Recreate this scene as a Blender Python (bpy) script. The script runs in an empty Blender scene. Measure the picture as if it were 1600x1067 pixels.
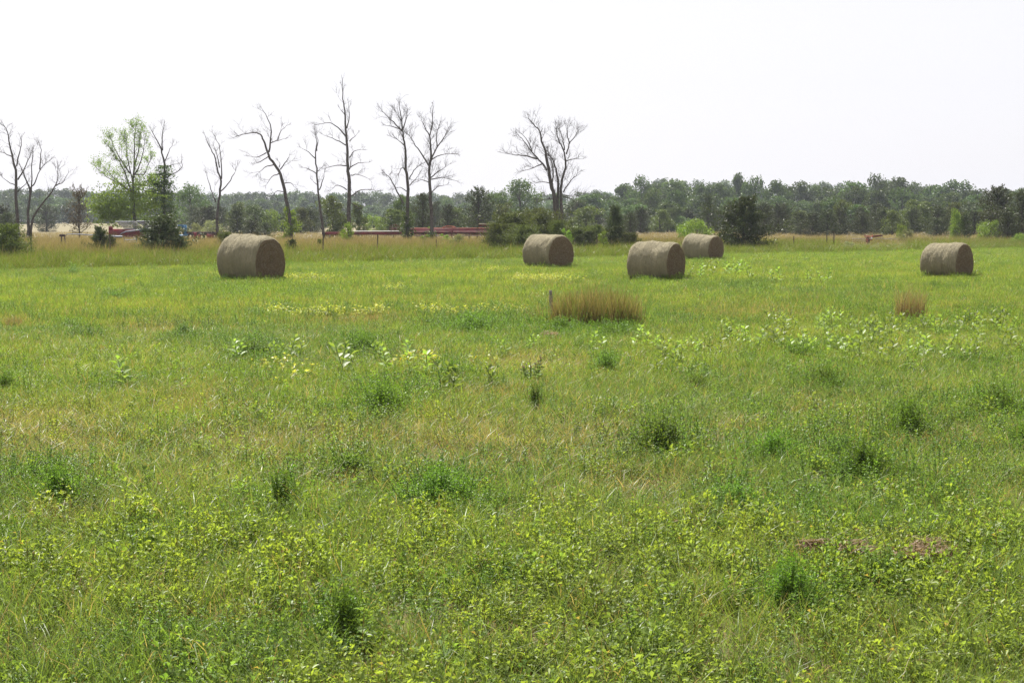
import bpy, math, random
import numpy as np
from mathutils import Vector, Matrix

rng = np.random.default_rng(11)
random.seed(5)
C = bpy.context.scene.collection
SC = bpy.context.scene

# ------------------------------------------------------------------ camera, sky, sun, exposure
F, CX, CY, HZ, CAMZ = 2200.0, 800.0, 533.5, 345.0, 1.9
PITCH = math.atan((CY - HZ) / F)
cam = bpy.data.cameras.new('camera'); co = bpy.data.objects.new('camera', cam); C.objects.link(co)
co.location = (0, 0, CAMZ); co.rotation_euler = (math.radians(90) - PITCH, 0, 0)
cam.lens = F / 1600 * 36; cam.sensor_width = 36; cam.clip_end = 6000; cam.clip_start = 0.1
SC.camera = co

SUN_EL, SUN_AZ = math.radians(54), math.radians(-24)      # behind the scene, a little to the left
w = bpy.data.worlds.new('World'); SC.world = w; w.use_nodes = True
nt = w.node_tree; bg = nt.nodes['Background']
sky = nt.nodes.new('ShaderNodeTexSky'); sky.sky_type = 'NISHITA'; sky.sun_disc = False
sky.sun_elevation = SUN_EL; sky.sun_rotation = SUN_AZ; sky.air_density = 1.0; sky.dust_density = 2.0; sky.ozone_density = 1.0
hs = nt.nodes.new('ShaderNodeHueSaturation'); hs.inputs['Saturation'].default_value = 0.32
veil = nt.nodes.new('ShaderNodeMix'); veil.data_type = 'RGBA'; veil.inputs[0].default_value = 0.85      # thin white summer overcast veil
veil.inputs[7].default_value = (2.84, 2.78, 2.94, 1)
nt.links.new(sky.outputs[0], hs.inputs['Color']); nt.links.new(hs.outputs[0], veil.inputs[6]); nt.links.new(veil.outputs[2], bg.inputs['Color'])
bg.inputs['Strength'].default_value = 0.15
sl = bpy.data.lights.new('sun', 'SUN'); so = bpy.data.objects.new('sun', sl); C.objects.link(so)
sl.energy = 5.0; sl.angle = math.radians(0.6); sl.color = (1.0, 0.955, 0.88)
sdir = Vector((math.sin(SUN_AZ) * math.cos(SUN_EL), math.cos(SUN_AZ) * math.cos(SUN_EL), math.sin(SUN_EL)))
so.rotation_euler = sdir.to_track_quat('Z', 'Y').to_euler()
SC.view_settings.view_transform = 'Standard'; SC.view_settings.look = 'None'
SC.view_settings.exposure = 0.96; SC.view_settings.gamma = 1
SC.cycles.max_bounces = 6; SC.cycles.diffuse_bounces = 3; SC.cycles.transmission_bounces = 3
SC.cycles.volume_bounces = 0; SC.cycles.transparent_max_bounces = 4
SC.cycles.use_denoising = True; SC.cycles.denoiser = 'OPENIMAGEDENOISE'; SC.cycles.denoising_input_passes = 'RGB_ALBEDO_NORMAL'; SC.cycles.denoising_prefilter = 'NONE'

# ------------------------------------------------------------------ where things are
def tz(Y):                                                 # the land rises very gently far out
    t = np.clip((np.asarray(Y, float) - 140) / 400, 0, 1)
    return 1.3 * t * t * (3 - 2 * t)
def ray(px, py):
    cx, cy = (px - CX) / F, (CY - py) / F
    y = math.cos(PITCH) + cy * math.sin(PITCH); z = -math.sin(PITCH) + cy * math.cos(PITCH)
    return cx / y, z / y                                    # per metre of Y
def at(px, py, Y):
    a, b = ray(px, py); return Vector((a * Y, Y, CAMZ + b * Y))
def gnd(px, py):
    a, b = ray(px, py); Y = -CAMZ / b; return Vector((a * Y, Y, 0.0))
def proj(X, Y, Z=0.0):
    dy = Y; dz = Z - CAMZ
    f = dy * math.cos(PITCH) - dz * math.sin(PITCH); u = dy * math.sin(PITCH) + dz * math.cos(PITCH)
    return CX + F * X / f, CY - F * u / f
def edge(X): return 67.5 + 0.755 * X - 0.35 * np.sin(X * 0.35)    # the line where the mown field stops

# ------------------------------------------------------------------ noise for layout
_tab = rng.random((256, 256))
def vnoise(x, y, s, seed=0):
    x = np.asarray(x) / s + seed * 17.3; y = np.asarray(y) / s + seed * 5.7
    xi = np.floor(x).astype(int); yi = np.floor(y).astype(int); fx = x - xi; fy = y - yi
    fx = fx * fx * (3 - 2 * fx); fy = fy * fy * (3 - 2 * fy)
    g = lambda a, b: _tab[a % 256, b % 256]
    return (g(xi, yi) * (1 - fx) + g(xi + 1, yi) * fx) * (1 - fy) + (g(xi, yi + 1) * (1 - fx) + g(xi + 1, yi + 1) * fx) * fy
def fbm(x, y, s, seed=0):
    return (vnoise(x, y, s, seed) + .5 * vnoise(x, y, s / 2.1, seed + 1) + .25 * vnoise(x, y, s / 4.3, seed + 2)) / 1.75

# ------------------------------------------------------------------ mesh helpers
class MB:
    def __init__(s): s.v = []; s.f = []; s.a = []; s.n = 0; s.ng = []
    def add(s, v, f, a=None):                               # f: (n,4) array
        v = np.asarray(v, float).reshape(-1, 3); f = np.asarray(f, int)
        s.v.append(v); s.f.append(f + s.n)
        s.a.append(np.zeros((len(v), 2)) if a is None else np.asarray(a, float).reshape(-1, 2)); s.n += len(v)
    def build(s, name, mat, parent=None, smooth=False, link=True):
        me = bpy.data.meshes.new(name)
        v = np.concatenate(s.v); f = np.concatenate(s.f); a = np.concatenate(s.a)
        me.vertices.add(len(v)); me.vertices.foreach_set('co', v.ravel())
        n = f.shape[1]
        me.loops.add(f.size); me.loops.foreach_set('vertex_index', f.ravel().astype(np.int32))
        me.polygons.add(len(f)); me.polygons.foreach_set('loop_start', np.arange(0, f.size, n, dtype=np.int32))
        me.polygons.foreach_set('loop_total', np.full(len(f), n, np.int32))
        me.update(calc_edges=True)
        at_ = me.attributes.new('va', 'FLOAT', 'POINT'); at_.data.foreach_set('value', a[:, 0].astype(np.float32))
        at_ = me.attributes.new('vb', 'FLOAT', 'POINT'); at_.data.foreach_set('value', a[:, 1].astype(np.float32))
        if smooth: me.polygons.foreach_set('use_smooth', np.ones(len(f), bool))
        me.validate()
        me.materials.append(mat)
        o = bpy.data.objects.new(name, me)
        if link: C.objects.link(o)
        if parent: o.parent = parent
        return o
    def tube(s, pts, rads, k=6, cap=True, a=(0, 0)):
        pts = np.asarray(pts, float); n = len(pts)
        d = np.gradient(pts, axis=0); d /= np.linalg.norm(d, axis=1)[:, None] + 1e-9
        ref = np.array([0.31, 0.23, 0.92]) if abs(d[0][2]) < .8 else np.array([1.0, 0.1, 0.05])
        u = np.cross(d, ref); u /= np.linalg.norm(u, axis=1)[:, None] + 1e-9
        w_ = np.cross(d, u)
        t = np.linspace(0, 2 * np.pi, k, endpoint=False)
        r = np.asarray(rads, float)[:, None, None]
        v = pts[:, None, :] + r * (np.cos(t)[None, :, None] * u[:, None, :] + np.sin(t)[None, :, None] * w_[:, None, :])
        i = np.arange(n - 1)[:, None] * k; j = np.arange(k)[None, :]; jn = (j + 1) % k
        f = np.stack([i + j, i + jn, i + k + jn, i + k + j], -1).reshape(-1, 4)
        s.add(v.reshape(-1, 3), f, np.tile(np.array(a, float), (n * k, 1)))
        if cap:
            for e in (0, n - 1):
                c = pts[e]; ring = v[e]
                vv = np.vstack([ring, c[None]]); ff = [[q, (q + 1) % k, k, k] for q in range(k)]
                ff = [[q, (q + 1) % k, (q + 2) % k, k] for q in range(0, k - 1, 2)]
                s.add(vv, ff, np.tile(np.array(a, float), (len(vv), 1)))
    def box(s, c, size, R=None, a=(0, 0)):
        h = np.array(size, float) / 2
        v = np.array([[x, y, z] for x in (-1, 1) for y in (-1, 1) for z in (-1, 1)], float) * h
        if R is not None: v = v @ np.array(R).T
        v = v + np.array(c, float)
        s.add(v, [[0, 1, 3, 2], [4, 6, 7, 5], [0, 4, 5, 1], [2, 3, 7, 6], [0, 2, 6, 4], [1, 5, 7, 3]], np.tile(np.array(a, float), (8, 1)))
    def bar(s, p, q, r, k=6): s.tube([p, [(p[i] + q[i]) / 2 for i in range(3)], q], [r, r, r], k)

def tag(o, label=None, cat=None, group=None, kind=None):
    if label: o['label'] = label
    if cat: o['category'] = cat
    if group: o['group'] = group
    if kind: o['kind'] = kind
    return o
def empty(name, loc=(0, 0, 0), rz=0, label=None, cat=None, group=None):
    o = bpy.data.objects.new(name, None); C.objects.link(o); o.location = loc; o.rotation_euler = (0, 0, rz)
    o.empty_display_size = .1
    return tag(o, label, cat, group)
def copy_tree(o, label=None, parent=None):
    c = o.copy(); C.objects.link(c)
    if parent: c.parent = parent
    if label: c['label'] = label
    for ch in [x for x in C.objects if x.parent == o]: copy_tree(ch, None, c)
    return c

# ------------------------------------------------------------------ materials
def newmat(name):
    m = bpy.data.materials.new(name); m.use_nodes = True
    t = m.node_tree; t.nodes.clear()
    out = t.nodes.new('ShaderNodeOutputMaterial'); return m, t, out
def N(t, typ, **kw):
    n = t.nodes.new(typ)
    for k, v in kw.items(): setattr(n, k, v)
    return n
def mixc(t, fac, a, b, blend='MIX'):
    n = N(t, 'ShaderNodeMix', data_type='RGBA', blend_type=blend)
    for sock, val in ((n.inputs[0], fac), (n.inputs[6], a), (n.inputs[7], b)):
        if hasattr(val, 'is_linked') or hasattr(val, 'links'): t.links.new(val, sock)
        elif isinstance(val, (int, float)): sock.default_value = val
        else: sock.default_value = (*val, 1) if len(val) == 3 else val
    return n.outputs[2]
def mth(t, op, a, b=None):
    n = N(t, 'ShaderNodeMath', operation=op)
    for i, val in enumerate((a, b)):
        if val is None: continue
        if hasattr(val, 'links'): t.links.new(val, n.inputs[i])
        else: n.inputs[i].default_value = val
    return n.outputs[0]
def attr(t, name, inst=False):
    n = N(t, 'ShaderNodeAttribute', attribute_name=name, attribute_type='INSTANCER' if inst else 'GEOMETRY'); return n
def leafshader(t, out, col, trans=0.42, rough=0.42, spec=0.35, tcol=None):
    p = N(t, 'ShaderNodeBsdfPrincipled'); t.links.new(col, p.inputs['Base Color'])
    p.inputs['Roughness'].default_value = rough; p.inputs['Specular IOR Level'].default_value = spec
    tr = N(t, 'ShaderNodeBsdfTranslucent')
    t.links.new(tcol if tcol is not None else mixc(t, 1.0, col, (1.38, 1.40, 0.60), 'MULTIPLY'), tr.inputs['Color'])
    mx = N(t, 'ShaderNodeMixShader'); mx.inputs[0].default_value = trans
    t.links.new(p.outputs[0], mx.inputs[1]); t.links.new(tr.outputs[0], mx.inputs[2]); t.links.new(mx.outputs[0], out.inputs[0])
def mat_cover(name, straw=(0.42, 0.33, 0.19), trans=.46, spec=.22):
    """blades / leaves of the ground cover: per-plant tint + share of dry blades come from the points"""
    m, t, out = newmat(name)
    tint = attr(t, 'tint', True); dry = attr(t, 'dry', True); va = attr(t, 'va'); vb = attr(t, 'vb')
    isdry = mth(t, 'LESS_THAN', va.outputs['Fac'], dry.outputs['Fac'])
    br = mth(t, 'ADD', mth(t, 'MULTIPLY', vb.outputs['Fac'], 0.7), 0.65)
    vc = N(t, 'ShaderNodeCombineColor'); 
    for i in range(3): t.links.new(br, vc.inputs[i])
    green = mixc(t, 1.0, tint.outputs['Color'], vc.outputs[0], 'MULTIPLY')
    st = mixc(t, vb.outputs['Fac'], tuple(x * k for x, k in zip(straw, (.62, .55, .45))), straw)
    leafshader(t, out, mixc(t, isdry, green, st), trans, .38, spec)
    return m
def mat_leaf(name, col, var=0.35, trans=.38, spec=.25, other=None, yell=(0.16, 0.17, 0.03)):
    m, t, out = newmat(name)
    va = attr(t, 'va'); vb = attr(t, 'vb'); oi = N(t, 'ShaderNodeObjectInfo')
    lo = tuple(c * (1 - var) for c in col); hi = tuple(c * (1 + var) for c in col)
    c = mixc(t, va.outputs['Fac'], lo, hi)
    c = mixc(t, mth(t, 'MULTIPLY', vb.outputs['Fac'], .5), c, other or yell)
    hsv = N(t, 'ShaderNodeHueSaturation'); t.links.new(c, hsv.inputs['Color'])
    t.links.new(mth(t, 'ADD', mth(t, 'MULTIPLY', oi.outputs['Random'], .035), .478), hsv.inputs['Hue'])
    t.links.new(mth(t, 'ADD', mth(t, 'MULTIPLY', oi.outputs['Random'], .65), .7), hsv.inputs['Value'])
    leafshader(t, out, hsv.outputs[0], trans, .45, spec)
    return m
def mat_plain(name, c1, c2=None, scale=8, rough=.7, metal=0, spec=.3, bump=.0, stretch=(1, 1, 1), detail=5):
    m, t, out = newmat(name)
    p = N(t, 'ShaderNodeBsdfPrincipled'); p.inputs['Roughness'].default_value = rough; p.inputs['Metallic'].default_value = metal
    p.inputs['Specular IOR Level'].default_value = spec
    tc = N(t, 'ShaderNodeTexCoord'); mp = N(t, 'ShaderNodeMapping'); mp.inputs['Scale'].default_value = stretch
    nz = N(t, 'ShaderNodeTexNoise'); nz.inputs['Scale'].default_value = scale; nz.inputs['Detail'].default_value = detail
    t.links.new(tc.outputs['Object'], mp.inputs[0]); t.links.new(mp.outputs[0], nz.inputs['Vector'])
    cr = N(t, 'ShaderNodeMapRange'); cr.inputs[1].default_value = .35; cr.inputs[2].default_value = .65
    t.links.new(nz.outputs['Fac'], cr.inputs[0])
    t.links.new(mixc(t, cr.outputs[0], c1, c2 or tuple(x * .7 for x in c1)), p.inputs['Base Color'])
    if bump:
        b = N(t, 'ShaderNodeBump'); b.inputs['Strength'].default_value = bump; b.inputs['Distance'].default_value = .02
        t.links.new(nz.outputs['Fac'], b.inputs['Height']); t.links.new(b.outputs[0], p.inputs['Normal'])
    t.links.new(p.outputs[0], out.inputs[0]); return m

M = {}
M['cover'] = mat_cover('grass_blades')
M['leafy'] = mat_cover('field_leaves', (0.42, 0.33, 0.14), trans=.5, spec=.16)
M['tall'] = mat_cover('tall_grass_blades', (0.30, 0.245, 0.16), trans=.36, spec=.15)
M['alfalfa'] = mat_leaf('alfalfa_leaf', (0.11, 0.20, 0.035), .35, .45, .15, yell=(0.17, 0.26, 0.045))
M['stem'] = mat_leaf('green_stem', (0.11, 0.17, 0.05), .3, .2, .2)
M['milk'] = mat_leaf('milkweed_leaf', (0.17, 0.25, 0.055), .3, .42, .22, other=(0.30, 0.37, 0.14))
M['thistle'] = mat_leaf('thistle_leaf', (0.07, 0.13, 0.05), .3, .2, .3)
M['yellow'] = mat_cover('yellow_leaves', (0.5, 0.38, 0.08), trans=.45, spec=.3)
M['cedar'] = mat_leaf('cedar_foliage', (0.042, 0.062, 0.022), .5, .2, .15, yell=(0.10, 0.10, 0.03))
M['rusty'] = mat_leaf('rusty_foliage', (0.085, 0.066, 0.038), .4, .15, .15, yell=(0.10, 0.07, 0.03))
M['olive'] = mat_leaf('olive_foliage', (0.075, 0.10, 0.03), .45, .3, .2, yell=(0.13, 0.14, 0.035))
M['leaf'] = mat_leaf('tree_leaf', (0.055, 0.095, 0.03), .4, .35, .25, yell=(0.13, 0.16, 0.04))
M['bright'] = mat_leaf('sunlit_leaf', (0.14, 0.23, 0.045), .35, .45, .3, yell=(0.24, 0.29, 0.06))  # lighter green than tree_leaf, for bushes, shrubs and the leafy tree
M['pale'] = mat_leaf('pale_leaf', (0.17, 0.20, 0.11), .35, .45, .3, yell=(0.24, 0.24, 0.12))
M['far'] = mat_leaf('wood_leaf', (0.055, 0.092, 0.030), .5, .30, .12, yell=(0.10, 0.13, 0.035))
M['bark'] = mat_plain('grey_bark', (0.125, 0.11, 0.095), (0.065, 0.058, 0.05), 6, .9, 0, .15, .3)
M['bark_d'] = mat_plain('dark_bark', (0.07, 0.055, 0.042), (0.04, 0.032, 0.026), 6, .9, 0, .15, .3)
M['red'] = mat_plain('faded_red_paint', (0.19, 0.022, 0.03), (0.09, 0.024, 0.024), 1.6, .55, 0, .4)
M['dred'] = mat_plain('rusted_red_paint', (0.15, 0.03, 0.025), (0.07, 0.028, 0.02), 4, .7, 0, .3)
M['orange'] = mat_plain('orange_rust_paint', (0.42, 0.10, 0.05), (0.30, 0.13, 0.09), 5, .6, 0, .3)
M['white'] = mat_plain('white_paint', (0.72, 0.70, 0.66), (0.5, 0.48, 0.44), 6, .5, 0, .4)
M['steel'] = mat_plain('galvanised_steel', (0.24, 0.25, 0.29), (0.15, 0.16, 0.19), 8, .55, .2, .3)
M['blue'] = mat_plain('blue_paint', (0.035, 0.16, 0.30), (0.03, 0.11, 0.22), 4, .45, 0, .5)
M['slateblue'] = mat_plain('slate_blue_paint', (0.07, 0.10, 0.17), (0.05, 0.07, 0.11), 4, .6, 0, .3)
M['dkmetal'] = mat_plain('dark_iron', (0.05, 0.045, 0.045), (0.09, 0.05, 0.035), 10, .7, .3, .3)
M['rubber'] = mat_plain('tyre_rubber', (0.03, 0.03, 0.03), (0.05, 0.045, 0.04), 8, .85, 0, .2)
M['post'] = mat_plain('weathered_wood', (0.12, 0.095, 0.07), (0.06, 0.05, 0.04), 12, .9, 0, .1, .3, (1, 1, .15))
M['stake'] = mat_plain('grey_weathered_wood', (0.22, 0.20, 0.19), (0.12, 0.11, 0.105), 14, .85, 0, .15, .3, (1, 1, .12))
M['wood_pale'] = mat_plain('pale_bleached_plank', (0.55, 0.46, 0.34), (0.38, 0.31, 0.22), 10, .8, 0, .2, 0, (1, 1, 1))
M['slat'] = mat_plain('bleached_grey_slats', (0.22, 0.215, 0.22), (0.18, 0.17, 0.18), 5, .6, .2, .3)

# ------------------------------------------------------------------ the ground
def mat_ground():
    m, t, out = newmat('field_soil_and_thatch')
    p = N(t, 'ShaderNodeBsdfPrincipled'); p.inputs['Roughness'].default_value = .95; p.inputs['Specular IOR Level'].default_value = .1
    g = N(t, 'ShaderNodeNewGeometry')
    def nz(s, d=6):
        n = N(t, 'ShaderNodeTexNoise'); n.inputs['Scale'].default_value = s; n.inputs['Detail'].default_value = d
        t.links.new(g.outputs['Position'], n.inputs['Vector']); return n.outputs['Fac']
    a = mixc(t, nz(22), (0.08, 0.065, 0.035), (0.21, 0.16, 0.085))
    b = mixc(t, nz(30), (0.09, 0.12, 0.025), (0.17, 0.18, 0.055))
    mr = N(t, 'ShaderNodeMapRange'); mr.inputs[1].default_value = .4; mr.inputs[2].default_value = .6
    t.links.new(nz(1.3), mr.inputs[0])
    t.links.new(mixc(t, mr.outputs[0], a, b), p.inputs['Base Color'])
    bp = N(t, 'ShaderNodeBump'); bp.inputs['Strength'].default_value = .8; bp.inputs['Distance'].default_value = .03
    t.links.new(nz(40), bp.inputs['Height']); t.links.new(bp.outputs[0], p.inputs['Normal'])
    t.links.new(p.outputs[0], out.inputs[0]); return m
M['ground'] = mat_ground()
def sheet(name, xs, ys, dz, mat, inside=None):
    X, Y = np.meshgrid(xs, ys); Z = tz(Y) + dz
    v = np.stack([X, Y, Z], -1).reshape(-1, 3); nx = len(xs)
    i, j = np.meshgrid(np.arange(len(xs) - 1), np.arange(len(ys) - 1)); k = (j * nx + i).ravel()
    f = np.stack([k, k + 1, k + 1 + nx, k + nx], -1)
    if inside is not None:
        c = v[f].mean(1); f = f[inside(c[:, 0], c[:, 1])]
    mb = MB(); mb.add(v, f); return tag(mb.build(name, mat, smooth=True), kind='structure')
ys = np.concatenate([np.linspace(-30, 130, 33), np.linspace(140, 560, 43), np.linspace(600, 1180, 12)])
sheet('ground', np.linspace(-700, 700, 57), ys, 0.0, M['ground'])
M['crop'] = mat_plain('ripe_pale_crop', (0.22, 0.19, 0.12), (0.16, 0.14, 0.075), .35, .95, 0, .1, 0)
M['meadow'] = mat_plain('dry_meadow', (0.19, 0.145, 0.09), (0.10, 0.10, 0.045), .25, .95, 0, .1, 0, (1, 2.2, 1), 8)
o = sheet('ripe_field', np.linspace(-220, -14, 42), np.linspace(178, 520, 60), 0.03, M['crop'], lambda x, y: (x < -14 - (y - 178) * .03))
tag(o, 'pale ripe crop field lying beyond the left hand trees', 'field')
o = sheet('dry_meadow', np.linspace(-90, 150, 50), np.linspace(88, 330, 60), 0.012, M['meadow'], lambda x, y: (y > edge(x) + 16) & ~((y > 176) & (x < -14)))
tag(o, 'rusty tan rough meadow running behind the fence line', 'meadow')

# ------------------------------------------------------------------ plants of the ground cover (prototypes)
def blades(mb, n, rad, h, wd, bend=.5, lean=.35, seg=3, hvar=.35, dryh=1.0):
    t = np.linspace(0, 1, seg + 1)
    for _ in range(n):
        a = rng.random() * 2 * np.pi; r = rad * math.sqrt(rng.random())
        b = np.array([r * math.cos(a), r * math.sin(a), 0])
        hh = h * (1 + hvar * rng.normal()); hh = max(hh, h * .3)
        va = rng.random(); vb = rng.random()
        if va < .25: hh *= dryh
        ld = rng.random() * 2 * np.pi; d = np.array([math.cos(ld), math.sin(ld), 0])
        ln = lean * rng.random(); bd = bend * rng.random()
        c = b + np.outer(t * hh * ln + hh * bd * t ** 2.2, d); c[:, 2] += hh * (t - bd * .55 * t ** 2.4)
        fd = rng.random() * 2 * np.pi; s_ = np.array([math.cos(fd), math.sin(fd), 0.15 * rng.normal()])
        ww = wd * (0.7 + .6 * rng.random()) * np.array([1 - .75 * x ** 1.6 for x in t])
        v = np.empty(((seg + 1) * 2, 3)); v[0::2] = c - s_ * ww[:, None] / 2; v[1::2] = c + s_ * ww[:, None] / 2
        f = [[2 * i, 2 * i + 1, 2 * i + 3, 2 * i + 2] for i in range(seg)]
        mb.add(v, f, np.tile([va, vb], (len(v), 1)))
def leaf(mb, p, d, L, W, va, vb, fold=.25, droop=.3):
    d = np.asarray(d, float); d /= np.linalg.norm(d) + 1e-9
    s_ = np.cross(d, [0.05, 0.02, 1]); s_ /= np.linalg.norm(s_) + 1e-9; n_ = np.cross(s_, d)
    tw = rng.normal() * .5; s2 = s_ * math.cos(tw) + n_ * math.sin(tw); n2 = np.cross(s2, d)
    mid = p + d * L * .5 - n2 * L * 0.02; tip = p + d * L - np.array([0, 0, droop * L * rng.random()])
    q = p + d * L * .08
    l = mid - s2 * W / 2 + n2 * fold * W; r = mid + s2 * W / 2 + n2 * fold * W
    mb.add([q, l, mid, r, tip], [[0, 1, 4, 2], [0, 2, 4, 3]], np.tile([va, vb], (5, 1)))
def sprig(mb, base, h, lean, nl, L, W, stems=None, top=True, clus=3):
    d = rng.random() * 2 * np.pi; ln = lean * rng.random()
    top_ = base + np.array([math.cos(d) * ln * h, math.sin(d) * ln * h, h])
    md = (base + top_) / 2 + np.array([0, 0, 0]) - (top_ - base) * np.array([.18, .18, 0])
    P = lambda t: (1 - t) ** 2 * base + 2 * t * (1 - t) * md + t * t * top_
    va = rng.random() * .7
    for i in range(nl):
        t = .2 + .8 * (i + rng.random()) / nl; p = P(t); az = rng.random() * 6.28
        for k in range(clus):
            az2 = az + (k - (clus - 1) / 2) * 1.0; el = .1 + .7 * rng.random() + (.5 if t > .85 else 0)
            st = p + .25 * L * np.array([math.cos(az), math.sin(az), .5])
            leaf(mb, st, [math.cos(az2) * math.cos(el), math.sin(az2) * math.cos(el), math.sin(el)], L * (.6 + .6 * rng.random()), W * (.7 + .5 * rng.random()), min(1, va + .3 * rng.random()), rng.random())
    (stems or mb).tube([P(0), P(.35), P(.7), P(1)], [.0022, .002, .0016, .001], 3, False, (va, .25))

SRC = bpy.data.collections.new('cover_sources')
def protos(key, makers, mat):
    c = bpy.data.collections.new(key)
    for i, mk in enumerate(makers):
        mb = MB(); mk(mb); o = mb.build('%s_%02d' % (key, i), mat, link=False); c.objects.link(o)
    return c
P_grass = protos('grass_tuft', [lambda mb: blades(mb, 34, .10, .17, .0045, .6, .4, 3)] * 3 + [lambda mb: blades(mb, 30, .12, .18, .004, .7, .45, 4, .3, 1.2)] * 3, M['cover'])
P_mid = protos('grass_patch', [lambda mb: blades(mb, 130, .30, .11, .006, .45, .35, 2, .3, 1.05)] * 5, M['cover'])
P_leafy = protos('leafy_sprig', [lambda mb: [sprig(mb, np.array([rng.normal() * .05, rng.normal() * .05, 0]), .12 + .09 * rng.random(), .7, 8, .034, .015, None, True, 2) for _ in range(6)]] * 5
                 + [lambda mb: [sprig(mb, np.array([rng.normal() * .06, rng.normal() * .06, 0]), .10 + .08 * rng.random(), .8, 6, .024, .012, None, True, 3) for _ in range(6)]] * 2, M['leafy'])
P_alf = protos('alfalfa_sprig', [lambda mb: [sprig(mb, np.array([rng.normal() * .07, rng.normal() * .07, 0]), .16 + .10 * rng.random(), .6, 9, .020, .009, None, True, 3) for _ in range(7)]] * 5, M['leafy'])
P_tall = protos('tall_tuft', [lambda mb: blades(mb, 90, .45, .62, .012, .35, .35, 3, .25, 1.15)] * 5, M['tall'])
P_yel = protos('yellow_sprig', [lambda mb: [sprig(mb, np.array([rng.normal() * .06, rng.normal() * .06, 0]), .12 + .10 * rng.random(), .7, 6, .045, .026, None, True, 3) for _ in range(4)]] * 3, M['yellow'])

def scatter(name, coll, pos, rotz, scl, tint, dry, label, cat, tiltx=None):
    n = len(pos); me = bpy.data.meshes.new(name); me.vertices.add(n)
    me.vertices.foreach_set('co', np.asarray(pos, np.float32).ravel())
    def A(nm, typ, arr, key='value'):
        a = me.attributes.new(nm, typ, 'POINT'); a.data.foreach_set(key, arr.ravel())
    rot = np.zeros((n, 3), np.float32); rot[:, 2] = rotz; rot[:, 0] = rng.normal(0, .10, n); rot[:, 1] = rng.normal(0, .10, n)
    A('rot', 'FLOAT_VECTOR', rot, 'vector'); A('scl', 'FLOAT_VECTOR', np.asarray(scl, np.float32), 'vector')
    A('tint', 'FLOAT_COLOR', np.concatenate([np.asarray(tint, np.float32), np.ones((n, 1), np.float32)], 1), 'color')
    A('dry', 'FLOAT', np.asarray(dry, np.float32))
    A('pick', 'INT', rng.integers(0, len(coll.objects), n).astype(np.int32))
    o = bpy.data.objects.new(name, me); C.objects.link(o)
    g = bpy.data.node_groups.new(name + '_nodes', 'GeometryNodeTree')
    g.interface.new_socket('Geometry', in_out='INPUT', socket_type='NodeSocketGeometry')
    g.interface.new_socket('Geometry', in_out='OUTPUT', socket_type='NodeSocketGeometry')
    gi = g.nodes.new('NodeGroupInput'); go = g.nodes.new('NodeGroupOutput')
    mp = g.nodes.new('GeometryNodeMeshToPoints'); ip = g.nodes.new('GeometryNodeInstanceOnPoints')
    ci = g.nodes.new('GeometryNodeCollectionInfo'); ci.inputs[0].default_value = coll
    ci.inputs['Separate Children'].default_value = True; ci.inputs['Reset Children'].default_value = True
    def NA(nm, typ):
        a = g.nodes.new('GeometryNodeInputNamedAttribute'); a.data_type = typ; a.inputs[0].default_value = nm; return a.outputs[0]
    er = g.nodes.new('FunctionNodeEulerToRotation')
    L = g.links.new
    L(gi.outputs[0], mp.inputs[0]); L(mp.outputs[0], ip.inputs['Points']); L(ci.outputs[0], ip.inputs['Instance'])
    ip.inputs['Pick Instance'].default_value = True
    L(NA('pick', 'INT'), ip.inputs['Instance Index']); L(NA('rot', 'FLOAT_VECTOR'), er.inputs[0]); L(er.outputs[0], ip.inputs['Rotation'])
    L(NA('scl', 'FLOAT_VECTOR'), ip.inputs['Scale']); L(ip.outputs[0], go.inputs[0])
    md = o.modifiers.new('cover', 'NODES'); md.node_group = g
    return tag(o, label, cat, kind='stuff')

# layout of the field, as patches on the land
BALES = [  # px centre of the drum, ground py, height px, turn, total width
    dict(px=393, py=438, h=75, phi=38, L=1.5), dict(px=856, py=416.5, h=52, phi=46, L=1.5), dict(px=1025, py=436, h=62, phi=28, L=1.42),
    dict(px=1098, py=405, h=40, phi=35, L=1.5), dict(px=1479, py=432.5, h=55, phi=28, L=1.26)]
for b in BALES:
    g_ = gnd(b['px'], b['py'] + 3.5); b['D'] = (b['h'] + 7) * g_.y / F
    b['Y'] = g_.y + .35 * b['D']; b['X'] = (b['px'] - CX) / F * b['Y'] * 1.0
def blobs(px, py, L):
    s = np.zeros_like(px)
    for (x, y, rx, ry, k) in L: s = np.maximum(s, k * np.exp(-(((px - x) / rx) ** 2 + ((py - y) / ry) ** 2)))
    return s
DRY = [(1400, 900, 85, 16, 1.2), (1290, 888, 70, 10, 1.1), (60, 690, 170, 45, .9), (480, 690, 210, 34, .85), (300, 640, 160, 24, .6), (740, 705, 160, 34, .8), (940, 695, 130, 34, .75), (560, 760, 90, 16, .7),
       (110, 810, 90, 26, .7), (1450, 690, 130, 26, .75), (1190, 492, 90, 9, .9), (250, 515, 70, 8, .9), (830, 570, 90, 16, .7), (1010, 760, 110, 20, .7),
       (1130, 690, 80, 24, .7), (15, 508, 40, 8, 1), (580, 497, 40, 8, .9), (540, 505, 60, 6, .8), (1280, 640, 60, 16, .5), (640, 560, 120, 10, .4), (1500, 900, 50, 20, .5),
       (860, 445, 80, 7, .5), (1400, 860, 95, 12, 1), (920, 1010, 60, 18, .5), (350, 985, 90, 16, .6), (1260, 590, 30, 6, .6), (770, 620, 90, 14, .5), (690, 470, 200, 7, .4)]
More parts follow.
